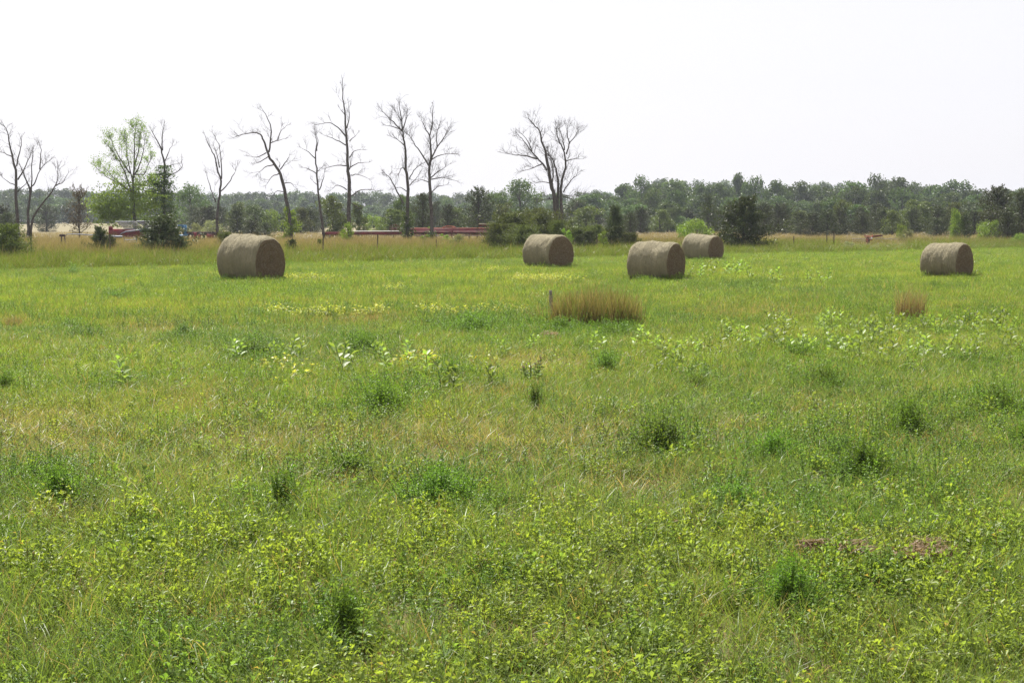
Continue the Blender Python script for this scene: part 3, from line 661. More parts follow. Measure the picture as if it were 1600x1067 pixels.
for k in range(6):
    z0, z1 = hh * k / 6, hh * (k + 1) / 6; wv = .055 + .006 * math.sin(k * 2.1)
    mb.box((.004 * math.sin(k), 0, (z0 + z1) / 2), (wv, .045, z1 - z0 + (.0 if k < 5 else -.01)))
o = mb.build('wooden_stake', M['stake']); o.location = g_; o.rotation_euler = (0, math.radians(-1.5), .2)
bv = o.modifiers.new('bevel', 'BEVEL'); bv.width = .006; bv.segments = 2
tag(o, 'weathered grey wooden stake standing upright at the end of the rusty grass', 'stake')
def hay_mat(px, py, wpx, hpx, n, lab):
    g0, g1 = gnd(px - wpx / 2, py + hpx / 2) * .93, gnd(px + wpx / 2, py - hpx / 2) * .93; cx, cy = (g0.x + g1.x) / 2, (g0.y + g1.y) / 2; hx, hy = abs(g1.x - g0.x) / 2, abs(g1.y - g0.y) / 2
    mb = MB()
    for _ in range(n):
        a = rng.random() * 6.28; r = math.sqrt(rng.random()); x, y = r * math.cos(a) * hx, r * math.sin(a) * hy; z = .125 + .03 * rng.random()
        if vnoise(x, y, .11, 4) < .42 + .25 * r: continue
        d = rng.random() * 3.14; ln = rng.uniform(.04, .16); dv = np.array([math.cos(d) * ln / 2, math.sin(d) * ln / 2 * .6, rng.normal() * .012])
        sv = np.array([-math.sin(d), math.cos(d), .3]) * .0028; p = np.array([x, y, z])
        q = p + np.array([0, 0, .01])
        mb.add([p - dv - sv, p - dv + sv, q - sv, q + sv, p + dv - sv * .5, p + dv + sv * .5], [[0, 1, 3, 2], [2, 3, 5, 4]], np.tile([rng.random(), rng.random()], (6, 1)))
    o = mb.build('dead_hay_mat', M['deadhay']); o.location = (cx, cy, 0); return tag(o, lab, 'dead hay', 'mats of dead hay lying in the field')
M['deadhay'] = tuftmat('dead_hay', (0.12, 0.075, 0.045), (0.34, 0.25, 0.16), (0.26, 0.19, 0.12))
hay_mat(1415, 858, 115, 32, 2300, 'flattened mat of brown dead hay lying in the green at lower right')
hay_mat(1262, 848, 32, 12, 330, 'smallest mat of dead hay, left of the large flattened one')
hay_mat(1325, 850, 40, 14, 380, 'thin strip of dead hay touching the left end of the large mat')
hay_mat(858, 521, 28, 6, 260, 'small pinkish mat of dead hay in front of the grey stake')

# ------------------------------------------------------------------ woody plants
def dirv(az, el): return np.array([math.cos(az) * math.cos(el), math.sin(az) * math.cos(el), math.sin(el)])
def leaf_cards(mb, P, size, up=.3, elong=1.6, va=None, vb=None):
    """many small bent leaves / leaf sprays at points P"""
    n = len(P); d = rng.normal(size=(n, 3)); d[:, 2] += up; d /= np.linalg.norm(d, axis=1)[:, None]
    r = rng.normal(size=(n, 3)); s = np.cross(d, r); s /= np.linalg.norm(s, axis=1)[:, None]
    L = (size * (.6 + .8 * rng.random(n)))[:, None]
    v = np.stack([P - d * L * .5, P - s * L / elong * .5, P + d * L * .5, P + s * L / elong * .5], 1)
    k = np.arange(n)[:, None] * 4 + np.arange(4)
    va = rng.random(n) if va is None else va; vb = rng.random(n) ** 2 if vb is None else vb
    mb.add(v.reshape(-1, 3), k, np.repeat(np.stack([va, vb], 1), 4, 0))
def deciduous(h, wd, nb, nl, size, low=.25, seed=0, fat=1.0):
    """trunk with limbs, crown of leaf sprays gathered in uneven clumps with gaps"""
    tr, cr = MB(), MB(); r0 = h * .022
    tr.tube([[0, 0, -.2], [.02 * h, 0, .35 * h], [-.01 * h, .01 * h, .6 * h], [0, 0, .85 * h]], [r0, r0 * .8, r0 * .5, r0 * .15], 7)
    per = nl // nb
    for i in range(nb):
        az = rng.random() * 6.28; t_ = low + (.93 - low) * (i + .5) / nb; prof = math.sin(math.pi * min(1, (t_ - low * .6) / (1 - low * .6)) ** .75) ** .6
        rr = wd / 2 * prof * (.35 + .55 * rng.random()); c = np.array([math.cos(az) * rr, math.sin(az) * rr, h * t_])
        br = wd * .17 * fat * (.7 + .6 * rng.random()) * (.6 + .5 * prof)
        st = [0, 0, max(.15 * h, c[2] - rr * .9)]; mid = (np.array(st) + c) / 2 + np.array([0, 0, .03 * h]); tr.tube([st, mid, c], [r0 * .35, r0 * .22, r0 * .08], 4, False)
        lump = .25 + .5 * rng.random()
        P = rng.normal(size=(per, 3)); P /= np.linalg.norm(P, axis=1)[:, None]; P *= (rng.random((per, 1)) ** .4) * br * np.array([1.15, 1.15, .8]); 
        P *= (1 + .35 * np.sin(P[:, :1] * 9 / wd * 3 + i) * np.cos(P[:, 1:2] * 8 / wd * 3))
        va = np.clip(lump + .45 * rng.normal(size=per) * .6, 0, 1)
        leaf_cards(cr, c + P, size, .2, 1.4, va)
    return tr, cr
def cedar(h, wd, nbr, per, size, low=.02, point=1.0, lean=0):
    tr, cr = MB(), MB(); r0 = h * .02
    tr.tube([[0, 0, -.1], [lean * .3, 0, .5 * h], [lean, 0, .97 * h]], [r0, r0 * .6, r0 * .1], 6)
    for i in range(nbr):
        t_ = low + (1 - low) * (i / nbr) ** 1.1; az = i * 2.4 + rng.normal() * .4
        R = wd / 2 * 1.28 * ((1 - t_) ** (.62 * point) * .95 + .05) * (.6 + .5 * rng.random()) * (min(1, .45 + t_ * 4)) * (1 + .28 * math.sin(az * 2 + 7 * t_ + nbr) * math.sin(az + 3.1 * nbr))
        el = .25 + .55 * t_ + .15 * rng.normal(); z0 = h * t_ * .93 * (1 - .12 * rng.random()); d = dirv(az, el); base = np.array([lean * t_, 0, z0]); tip = base + d * R / max(.35, math.cos(el)); tip[2] = min(tip[2], h * 1.02)
        tr.tube([base, (base + tip) / 2, tip], [r0 * .3, r0 * .2, r0 * .06], 3, False)
        u = .25 + .75 * rng.random(per) ** .7; P = base + (tip - base) * u[:, None] + rng.normal(size=(per, 3)) * (R * .16 * (1.25 - u))[:, None] + rng.normal(size=(per, 3)) * size * .4
        P[:, 2] = np.maximum(P[:, 2], .02); va = np.clip(.2 + .6 * rng.random() + .25 * rng.normal(size=per), 0, 1)
        leaf_cards(cr, P, size, .9, 2.4, va)
    return tr, cr
def make(name, mesh2, lm, bm='bark_d', cn='crown'):
    root = empty(name, (0, 0, -50)); mesh2[0].build('trunk', M[bm], root); mesh2[1].build(cn, M[lm], root); return root
class Kit:                                                # prototypes of one kind; the first use moves the prototype itself
    def __init__(s, ps, h): s.p = ps; s.h = h; s.u = set(); s.i = 0
    def put(s, px, topy, Y, wpx, lab, cat, grp, basew=1.0, k=None, lean=0):
        k = (s.i if k is None else k) % len(s.p); s.i += 1
        o = s.p[k] if k not in s.u else copy_tree(s.p[k]); s.u.add(k)
        zb = float(tz(Y)); H = at(px, topy, Y).z - zb; W = wpx * Y / F
        o.location = ((px - CX) / F * Y, Y, zb); o.rotation_euler = (0, lean, rng.random() * 6.28); o.scale = (W / basew, W / basew, H / s.h)
        return tag(o, lab, cat, grp)

MARKS = [(-999, 'left picture edge'), (27, 'far left bare tree'), (126, 'rusty two trunked cedar'), (209, 'tall leafy tree'), (256, 'vine wrapped bare tree'), (342, 'slim forked bare tree'), (440, 'leaning bare tree'),
 (497, 'short thin bare tree'), (543, 'tallest bare tree'), (634, 'left twin bare tree'), (674, 'right twin bare tree'), (748, 'broad dark pine'), (870, 'many stemmed bare tree'), (960, 'slim pointed cedar'), (1025, 'larger overlapping bale'),
 (1098, 'smallest hay bale'), (1160, 'lone pointed cedar'), (1239, 'single fence post'), (1296, 'paired fence posts'), (1357, 'orange hay rake'), (1415, 'pale weedy bush'), (1479, 'rightmost hay bale'), (1545, 'bright leafy bush')]
CNT = {}
def lab_row(x, desc, row):
    m_ = [l for p, l in MARKS if p <= x][-1]; k = (m_, row); CNT[k] = CNT.get(k, 0) + 1
    return '%s %s right of the %s in the %s' % (ORD[CNT[k] - 1], desc, m_, row)
# ---- far wood (all beyond 280 m)
Kf = Kit([make('wood_tree', deciduous(10, 9.5, [24, 13, 18, 9, 30, 15][i], [5600, 5200, 5400, 5000, 6000, 5200][i], .42, .06, i, [.9, 1.35, 1.1, 1.6, .8, 1.25][i]), 'far') for i in range(6)], 9.6)
Kc = Kit([make('wood_cedar', cedar(8, 4.5, 90, 46, .34, .0, .8), 'cedar') for i in range(2)], 8.1)
SKY = [(-80, 300), (0, 297), (60, 294), (110, 296), (200, 300), (300, 299), (340, 304), (420, 301), (520, 302), (600, 303), (660, 304), (760, 300), (850, 304), (910, 302), (960, 293), (990, 290), (1030, 277), (1070, 281), (1100, 284), (1150, 280), (1200, 291),
       (1225, 286), (1290, 281), (1340, 290), (1370, 284), (1410, 283), (1450, 285), (1490, 292), (1520, 305), (1560, 304), (1600, 306), (1700, 300)]
def sky_y(px): return float(np.interp(px, [a for a, b in SKY], [b for a, b in SKY]))
x = -60.0
while x < 1660:                                            # the hazy back line
    Kf.put(x, sky_y(x) + rng.uniform(-1, 5) + (rng.uniform(2, 9) if x > 940 else 0), rng.uniform(520, 600), rng.uniform(34, 50), lab_row(x, 'hazy tree', 'farthest wood line'), 'tree', 'trees of the most distant wood', 8)
    x += rng.uniform(17, 24)
x = -40.0
while x < 640:                                             # left: lower hazy growth in front of it
    Kf.put(x, sky_y(x) + rng.uniform(9, 20), rng.uniform(440, 500), rng.uniform(30, 46), lab_row(x, 'hazy tree', 'lower second row'), 'tree', 'second row of hazy trees at left', 8)
    x += rng.uniform(22, 32)
x = 640.0
while x < 930:
    Kf.put(x, 312 + rng.uniform(-3, 8), rng.uniform(360, 430), rng.uniform(36, 50), lab_row(x, 'grey tree', 'middle distance wood'), 'tree', 'distant trees behind the forked bare tree', 8)
    x += rng.uniform(24, 34)
x = 940.0
while x < 1660:                                            # right: the nearer wood that makes the skyline
    Kf.put(x, sky_y(x) + rng.uniform(-7, 14), rng.uniform(300, 340), rng.uniform(34, 74), lab_row(x, 'rounded tree', 'skyline of the wood'), 'tree', 'top row of the right hand wood', 8)
    x += rng.uniform(24, 36)
x = 920.0
while x < 1650:
    Kf.put(x, 306 + rng.uniform(-11, 10), rng.uniform(255, 285), rng.uniform(40, 62), lab_row(x, 'green tree', 'middle of the wood'), 'tree', 'middle row of the right hand wood', 8)
    x += rng.uniform(30, 46)
x = 900.0
while x < 1650:
    (Kc if rng.random() < .55 else Kf).put(x, 322 + rng.uniform(-9, 8), rng.uniform(205, 245), rng.uniform(28, 50), lab_row(x, 'dark tree', 'foot of the wood'), 'tree', 'dark trees at the foot of the right hand wood', 6)
    x += rng.uniform(22, 34)
x = -30.0
while x < 330:
    Kf.put(x, 322 + rng.uniform(-10, 6), rng.uniform(380, 430), rng.uniform(30, 50), lab_row(x, 'dark tree', 'back of pale field'), 'tree', 'trees at the back of the pale field', 8)
    x += rng.uniform(26, 36)
x = 340.0
while x < 920:                                             # bushes behind the meadow in the middle
    Kf.put(x, 334 + rng.uniform(-6, 5), rng.uniform(230, 300), rng.uniform(28, 46), lab_row(x, 'bushy tree', 'back of the meadow'), 'tree', 'low bushy trees behind the meadow', 8)
    x += rng.uniform(26, 40)

# ---- middle distance trees that can be told apart
Kd = Kit([make('field_cedar', cedar(7, 5, 120, 60, .20, .0, .9), 'cedar') for i in range(3)], 7.1)
Ko = Kit([make('oak_tree', deciduous(8, 7.5, 22, 7000, .24, .10), 'leaf') for i in range(2)], 7.7)
Kv = Kit([make('olive_tree', deciduous(6, 5, 18, 6000, .20, .06), 'olive', 'bark_d') for i in range(2)], 5.8)
Kb = Kit([make('green_bush', deciduous(3, 4, 16, 3600, .17, .05), 'bright') for i in range(2)], 2.9)
Kp = Kit([make('grey_bush', deciduous(3, 4, 16, 3000, .17, .05), 'pale') for i in range(1)], 2.9)
Kr = Kit([make('rusty_cedar', cedar(6, 4.5, 70, 34, .20, .18, .7), 'rusty')], 6.1)
G = 'trees standing about the rough meadow'
for (kit, px, ty, Y, w_, bw, lab) in [
 (Kd, 5, 318, 160, 55, 5, 'dark cedar at the left edge behind the two tall bare trees'),
 (Kd, 75, 318, 220, 46, 5, 'dark cedar in the pale field gap left of the rusty tree'),
 (Kd, 15, 330, 140, 34, 5, 'small dark cedar at the foot of the left bare trees'),
 (Kr, 126, 288, 118, 44, 4.5, 'half dead rusty cedar with two trunks left of the leafy tree'),
 (Ko, 300, 291, 210, 62, 7.5, 'dark oak with a flat top right of the vine covered trunk'),
 (Kd, 318, 322, 190, 50, 5, 'dark cedar left of the first slim bare tree'),
 (Kd, 372, 322, 150, 46, 5, 'dark cedar straight above the leftmost hay bale'),
 (Ko, 400, 322, 175, 52, 7.5, 'round sunlit green tree above the leftmost hay bale'),
 (Kb, 424, 330, 180, 34, 4, 'small bright green bush left of the leaning bare tree'),
 (Kd, 415, 345, 130, 34, 5, 'low dark cedar behind the right end of the leftmost hay bale'),
 (Kd, 395, 342, 128, 40, 5, 'low dark cedar just over the top of the leftmost hay bale'),
 (Kv, 470, 325, 165, 38, 5, 'olive coloured tree right of the leaning bare tree'),
 (Kd, 486, 322, 175, 34, 5, 'dark cedar between the leaning and the short bare tree'),
 (Kv, 522, 306, 135, 52, 5, 'broad brownish olive tree left of the tallest bare tree'),
 (Kv, 562, 318, 138, 30, 5, 'brownish olive tree right of the tallest bare tree'),
 (Kb, 585, 338, 190, 36, 4, 'green bush right of the tallest bare tree'),
 (Kv, 612, 326, 140, 46, 5, 'yellowish olive tree left of the ivy footed bare tree'),
 (Ko, 628, 308, 150, 36, 7.5, 'green tree directly behind the ivy footed bare tree'),
 (Kd, 661, 297, 130, 40, 5, 'pointed dark spruce between the two twin bare trees'),
 (Kd, 700, 318, 150, 40, 5, 'dark spruce right of the twin bare trees'),
 (Kv, 715, 326, 170, 50, 5, 'dull olive tree left of the broad flat topped pine'),
 (Kd, 748, 290, 150, 62, 5, 'broad dark pine with flat tiers behind the red machinery'),
 (Ko, 812, 283, 230, 74, 7.5, 'large rounded grey green oak left of the forked bare tree'),
 (Ko, 778, 300, 215, 50, 7.5, 'grey green oak half hidden behind the broad dark pine'),
 (Kd, 960, 318, 120, 40, 5, 'pointed dark cedar left of the two overlapping bales'),
 (Kv, 915, 322, 150, 60, 5, 'dull brushy tree right of the forked bare tree'),
 (Kd, 1000, 322, 165, 36, 5, 'dark cedar above the larger overlapping bale'),
 (Kd, 984, 330, 130, 28, 5, 'small dark cedar between the pointed cedar and the wood'),
 (Kv, 1030, 328, 180, 44, 5, 'mid green bush in front of the wood above the overlapping bales'),
 (Kb, 1088, 345, 112, 52, 4, 'bright green bush behind the smallest hay bale'),
 (Kb, 1070, 350, 114, 30, 4, 'low bright bush left of the smallest hay bale top'),
 (Kd, 1105, 300, 175, 42, 5, 'tall dark cedar standing behind the bright green bush'),
 (Kd, 1215, 316, 160, 44, 5, 'dark cedar to the right of the lone pointed cedar'),
 (Kd, 1250, 330, 150, 44, 5, 'rounded dark cedar above the fence right of the lone cedar'),
 (Kd, 1310, 322, 150, 48, 5, 'wide dark cedar behind the paired fence posts'),
 (Kd, 1345, 330, 145, 42, 5, 'dark cedar straight behind the orange hay rake'),
 (Kd, 1378, 322, 155, 50, 5, 'olive dark cedar right behind the orange hay rake'),
 (Kv, 1430, 312, 175, 60, 5, 'brownish tree with thin top above the right hay bale'),
 (Kd, 1462, 338, 135, 42, 5, 'low dark cedar directly above the right hay bale'),
 (Kd, 1505, 332, 118, 30, 5, 'small dark cedar wrapped in bright leaves near the right edge'),
 (Kb, 1492, 330, 119, 24, 4, 'bright yellow green sapling left of the small dark cedar'),
 (Kb, 1545, 346, 112, 44, 4, 'bright leafy bush right of the small dark cedar'),
 (Kb, 1590, 366, 100, 24, 4, 'low bright bush at the right edge by the tall grass'),
 (Kd, 1560, 288, 122, 74, 5, 'tall leaning dark cedar near the right edge'),
 (Kd, 1594, 292, 118, 76, 5, 'tall dark cedar cut by the right edge of the picture'),
 (Kd, 1572, 325, 110, 50, 5, 'broad low cedar under the two tall ones at right'),
 (Kd, 1170, 332, 140, 34, 5, 'dark cedar hidden behind the lone pointed cedar'),
 (Kp, 335, 345, 180, 34, 4, 'grey leaved bush behind the blue implement'),
 (Kp, 305, 350, 150, 26, 4, 'small pale bush right of the blue implement'),
 (Kp, 1415, 360, 110, 26, 4, 'pale weedy bush left of the right hay bale'),
 (Kb, 1405, 352, 125, 22, 4, 'small green bush left of the right hay bale'),
]:
    o = kit.put(px, ty, Y, w_, lab, 'tree' if 'bush' not in lab and 'sapling' not in lab else 'bush', G, bw)
    if 'leaning dark cedar' in lab: o.rotation_euler = (0, -.10, .4)
for (xa, xb, ta, Ya, sp) in ((1175, 1660, 322, 160, 24), (930, 1175, 328, 190, 24), (268, 500, 326, 190, 26), (680, 930, 322, 185, 28)):
    x = float(xa)
    while x < xb:
        q = rng.random(); (Kd if q < .6 else (Kv if q < .85 else Ko)).put(x, ta + rng.uniform(-10, 12), Ya + rng.uniform(-18, 30), rng.uniform(30, 52), lab_row(x, 'dark cedar' if q < .6 else 'olive tree', 'meadow edge'), 'tree', 'cedars and trees along the meadow edge', 5 if q < .85 else 7.5)
        x += rng.uniform(.7, 1.4) * sp
# ---- near shrubs by the fence: finer foliage
Kn = Kit([make('cedar_shrub', cedar(2.6, 2.4, 150, 120, .085, .0, 1.15), 'cedar') for i in range(2)], 2.65)
Kn2 = Kit([make('juniper_bush', cedar(2.2, 3.4, 190, 120, .085, .0, 1.25), 'olive') for i in range(2)], 2.25)
Kl = Kit([make('leafy_shrub', deciduous(2.2, 2.0, 14, 2600, .10, .02), 'bright')], 2.1)
G = 'shrubs along the fence line'
for (kit, px, ty, Y, w_, bw, lab) in [
 (Kn2, 10, 350, 62, 86, 3.4, 'rounded olive juniper bush at the left edge of the verge'),
 (Kn, 158, 352, 70, 40, 2.4, 'thin ragged cedar shrub in front of the silver pipes'),
 (Kn, 175, 368, 71, 34, 2.4, 'small ragged cedar shrub right of the thin one'),
 (Kn, 256, 334, 70, 92, 2.4, 'dense dark cedar shrub covering the right end of the grey slats'),
 (Kn, 240, 362, 69, 42, 2.4, 'low dark cedar shrub at the left foot of the dense one'),
 (Kn, 280, 366, 69, 36, 2.4, 'low cedar shrub at the right foot of the dense one'),
 (Kn, 457, 372, 73, 26, 2.4, 'narrow cedar shrub right of the leftmost hay bale'),
 (Kn2, 355, 362, 84, 40, 3.4, 'low shrub behind the top left of the leftmost hay bale'),
 (Kn2, 800, 334, 84, 96, 3.4, 'large olive cedar bush left of the second hay bale'),
 (Kn2, 840, 326, 88, 92, 3.4, 'tallest olive cedar bush behind the second hay bale'),
 (Kn2, 780, 350, 79, 62, 3.4, 'low front cedar bush at the left end of the large clump'),
 (Kn2, 817, 352, 78, 74, 3.4, 'low front cedar bush left behind the second hay bale'),
 (Kn2, 872, 345, 86, 44, 3.4, 'dark cedar bush at the foot of the forked bare tree'),
 (Kn, 918, 360, 82, 38, 2.4, 'low dark cedar shrub right of the second hay bale'),
 (Kn, 905, 366, 81, 28, 2.4, 'lowest dark shrub touching the second hay bale at right'),
 (Kn, 962, 352, 84, 50, 2.4, 'dark rounded shrub left of the larger overlapping bale'),
 (Kn, 960, 318, 92, 34, 2.4, 'slim pointed cedar above the dark rounded shrub'),
 (Kn, 1160, 304, 86, 96, 2.4, 'lone large pointed dark cedar right of the smallest bale'),
 (Kn2, 796, 350, 80, 76, 3.4, 'spreading olive cedar bush low in the centre of the large clump'),
 (Kn2, 902, 356, 83, 52, 3.4, 'spreading dark bush behind the low shrub right of the second bale'),
 (Kn2, 932, 352, 86, 50, 3.4, 'dark bush under the slim pointed cedar at its left'),
 (Kn2, 986, 364, 84, 38, 3.4, 'low olive bush touching the left side of the larger overlapping bale'),
 (Kl, 884, 358, 82, 20, 2.0, 'bright leafy shrub between forked bare tree and second bale'),
 (Kl, 942, 362, 81, 18, 2.0, 'bright leafy sprout in the dark shrubs left of the overlapping bales'),
 (Kp, 1322, 378, 92, 30, 4, 'grey thin weed bush at the foot of the paired fence posts'),
 (Kp, 718, 368, 86, 34, 4, 'reddish grey weed bush in front of the red machinery'),
 (Kn2, 1180, 388, 86, 26, 3.4, 'grey green low weed at the foot of the lone cedar'),
 (Kl, 545, 348, 98, 26, 2.0, 'bright ivy bush around the foot of the tallest bare tree'),
 (Kl, 694, 366, 97, 20, 2.0, 'bright leafy sprout right of the foot of the right twin bare tree'),
 (Kl, 664, 367, 96, 18, 2.0, 'bright leafy sprout left of the foot of the right twin bare tree'),
 (Kl, 452, 325, 104, 34, 2.0, 'leafy bush climbing the foot of the leaning bare tree'),
 (Kn2, 500, 374, 78, 14, 3.4, 'very small shrub at the foot of a fence post'),
]: kit.put(px, ty, Y, w_, lab, 'bush', G, bw)

# ------------------------------------------------------------------ bare trees, traced limb by limb
def bare(name, lab, Y, stems, r0, twig=1.0, leafm=None, ivy=None, dens=1.0, grp='bare trees behind the fence'):
    x0 = stems[0][0][0]; base = at(x0, 345, Y); bx = base.x
    root = empty(name, (bx, Y, float(tz(Y))), 0, lab, 'tree', grp); zb = float(tz(Y))
    tr, br, tw, lf = MB(), MB(), MB(), MB(); LP = []
    def loc(px, py, dy): p = at(px, py, Y + dy); return np.array([p.x - bx, dy, p.z - zb])
    def sub(p, d, L, r, lev):
        nseg = 3; pts = [p]; q = p.copy(); dd = d.copy()
        for k in range(nseg):
            dd = dd + rng.normal(size=3) * .16 + np.array([0, 0, .10]); dd /= np.linalg.norm(dd); q = q + dd * L / nseg; pts.append(q.copy())
        tw.tube(pts, [r, r * .8, r * .6, r * .35], 3, False)
        if leafm and lev <= 1:
            for _ in range(5): LP.append(pts[rng.integers(1, 4)] + rng.normal(size=3) * .10)
        if lev <= 0: return
        for k in range(3 + (lev > 1)):
            i_ = rng.integers(1, nseg + 1); ax = rng.normal(size=3); nd = dd + .75 * ax / np.linalg.norm(ax); nd /= np.linalg.norm(nd)
            sub(pts[i_], nd, L * rng.uniform(.45, .7), r * .62, lev - 1)
    for si, st in enumerate(stems):
        main = si == 0; n = len(st); pts = []; dy = 0.0; az = rng.uniform(-1, 1)
        for k, (px, py) in enumerate(st):
            if k and not main: dy += az * math.hypot(px - st[k - 1][0], py - st[k - 1][1]) * Y / F * .55
            pts.append(loc(px, py, dy if not main else rng.normal() * .05))
        if main or st[0][1] > 338: pts[0] = loc(st[0][0], st[0][1], 0); pts = [np.array([pts[0][0], 0, -.1])] + pts
        pts = np.array(pts)
        # smooth + wobble
        t0 = np.arange(len(pts)); tt = np.linspace(0, len(pts) - 1, (len(pts) - 1) * 3 + 1)
        P = np.stack([np.interp(tt, t0, pts[:, i]) for i in range(3)], 1)
        P[1:-1] = (P[:-2] + 2 * P[1:-1] + P[2:]) / 4
        ln = np.linalg.norm(np.diff(P, axis=0), axis=1).sum(); P[1:-1] += rng.normal(size=(len(P) - 2, 3)) * .02
        rs = r0 if main else (r0 * .75 if st[0][1] > 338 else min(r0 * .42, .03 + ln * .012)); u = np.linspace(0, 1, len(P))
        R = rs * (1 - .88 * u ** .9) if main or st[0][1] > 338 else rs * (1 - .8 * u)
        if main: tr.tube(P, R, 7, True)
        else:
            lb = MB(); lb.tube(P, R, 7 if st[0][1] > 338 else 5, True); lb.build('trunk' if st[0][1] > 338 else 'limb', M['bark'], root, True)
        nt_ = int((ln * (2.1 if not main else 1.3)) * twig)
        for _ in range(nt_):
            q = rng.uniform(.32 if main else .2, 1) if rng.random() < .75 else rng.uniform(.75, 1); i_ = min(int(q * (len(P) - 1)), len(P) - 2); p = P[i_]
            if p[2] < 3.0 and rng.random() < .6: continue
            dm = P[i_ + 1] - P[i_]; dm /= np.linalg.norm(dm) + 1e-9; ax = rng.normal(size=3); ax[2] = abs(ax[2]) * .3; nd = dm * .8 + .9 * ax / np.linalg.norm(ax); nd /= np.linalg.norm(nd)
            L = rng.uniform(.45, 1.25) * (1.15 - .45 * q) * (1.0 if main else .9)
            sub(p, nd, L * dens, min(.013, R[i_] * .5 + .003), 2)
        # the tip ends in a spray
        dm = P[-1] - P[-3]; dm /= np.linalg.norm(dm)
        for _ in range(3):
            ax = rng.normal(size=3); nd = dm + .45 * ax / np.linalg.norm(ax); nd /= np.linalg.norm(nd); sub(P[-1], nd, rng.uniform(.2, .45) * dens, .010, 1)
    tr.build('trunk', M['bark'], root, True)
    if tw.v: tag(tw.build('twigs', M['bark'], root), kind='stuff')
    if leafm and LP: leaf_cards(lf, np.array(LP), .085, .1, 1.5); lf.build('crown', M[leafm], root)
    if ivy:
        iv = MB()
        for (px, py, rad, n) in ivy:
            c = loc(px, py, 0); P = rng.normal(size=(n, 3)); P /= np.linalg.norm(P, axis=1)[:, None]; P *= rng.random((n, 1)) ** .45 * rad * np.array([1, 1, 1.5])
            P *= 1 + .3 * np.sin(P[:, 2:3] * 5); P = P + c; leaf_cards(iv, P[P[:, 2] > (1.3 + 1.3 * rng.random(len(P)) ** 1.5 if leafm else 0)], .13, .1, 1.4)
        iv.build('ivy', M['bright' if leafm else 'leaf'], root)
    return root
bare('bare_tree', 'tall bare tree at the far left with branches crossing the frame edge', 108, [[(28.6,356),(25,300),(25,265),(20,248),(15,227),(12,206),(5,194)], [(25.8,260),(30,241),(34,227),(31,212)], [(20,246),(7,239),(-4,237)], [(28,281),(37,267),(47,244),(51,232)], [(25,290),(12,284),(2,276)],
     [(26,300),(38,290),(44,283)]], .16, 1.0)
bare('bare_tree', 'bare spreading tree leaning right beside the far left one', 106, [[(44.5,357),(43,333),(48,302),(43,286),(36,269),(30,255)], [(47,295),(55,286),(62,265),(77,251)], [(48,347),(63,321),(80,302),(91,281),(90,258)], [(48,302),(50,280),(50,250),(52,234)], [(62,265),(64,240),(62,225)], [(88,290),(100,284),(107,270)]], .15, 1.1)
bare('leafy_tree', 'thinly leaved tall pale green tree above the grey slats', 110, [[(211,342),(207,310),(208,286),(210,256),(211,217),(212,198)], [(205,299),(195,269),(182,245),(171,230)], [(203,271),(190,252),(178,230),(172,215)], [(209,278),(218,260),(225,235),(227,213)], [(211,273),(225,273),(230,262),(236,245)], [(195,291),(180,284),(167,278),(149,260)], [(208,286),(202,262),(197,235),(196,210)], [(210,256),(216,240),(219,215),(222,202)], [(207,305),(220,290),(232,280)], [(206,300),(192,290),(175,275),(160,258)]],
     .15, 1.35, 'bright', [(208, 328, 1.9, 3000), (178, 330, 1.4, 2200), (152, 322, 1.0, 1100), (232, 318, 1.5, 1600), (188, 312, 1.3, 1500), (215, 302, 1.0, 700), (165, 316, .8, 500), (162, 336, 1.0, 1200), (185, 338, 1.3, 2000)], 1.1)
bare('bare_tree', 'dead tree right of the leafy tree with its trunk wrapped in vines', 112, [[(256,340),(257,308),(257,265),(254.6,239),(246,220),(235.6,202)], [(254,235),(253,213),(256,194)], [(257,252),(263.6,237),(270,224)], [(259,278),(272,271),(285,263),(284,250)], [(259,263),(268,257),(279,256)], [(250,275),(248,262),(249,254)]], .16, .9, None,
     [(257, 272, .65, 600), (256, 285, .9, 900), (252, 298, 1.1, 1100), (243, 285, .75, 600), (236, 296, .9, 700), (256, 315, 1.0, 900), (262, 335, 1.1, 800), (240, 318, 1.2, 800)])
bare('bare_tree', 'slim forked bare tree standing over the left end of the leftmost bale', 104, [[(339,366),(339,339),(343,303),(346,283),(339,262),(335,242),(327,229),(320,211)], [(346,280),(347,267),(345,244),(341.5,226),(332.5,208)], [(344,299.5),(357,287),(366,271),(371,258)], [(337,316),(332.5,303),(326,285),(322,271)], [(343,262),(340,245),(334,228)]], .13, .55)
bare('bare_tree', 'tall bare tree leaning left with a hooked top above the leftmost bale', 104, [[(455,366),(453,341),(447,312),(443,289),(436,267),(422,247),(417,235),(412,220),(408,211),(401,207),(384,209),(366,215)], [(420,238),(423.6,217.5),(423.6,199.5),(418,184),(409,170)], [(422,224),(434,220),(445,217)], [(434,219),(438,204),(447,197)],
     [(427,258),(413,261),(402,272.5)], [(420,244.5),(407,253.5),(398,256)], [(416,239),(402,247),(391,244.5)], [(436,271.5),(425,276),(416,289)], [(443,287),(454,285),(462,294)], [(438,265),(449,251),(452,243)], [(445,300),(434,298),(424,306)], [(436,262),(438,256),(435,252)]], .17, .85)
bare('bare_tree', 'short thin bare tree between the leaning and the tallest bare tree', 103, [[(507,367),(501.6,338),(497,300),(495,262),(493,242),(494,224),(493,206)], [(493,248),(483,239),(470,231)], [(494.5,272),(483,264),(474,262)], [(499,297),(505.5,279.5),(507,270)], [(495,236.5),(497,219),(495,212)], [(497,290),(488,282)], [(496,268),(503,262)]], .12, .6)
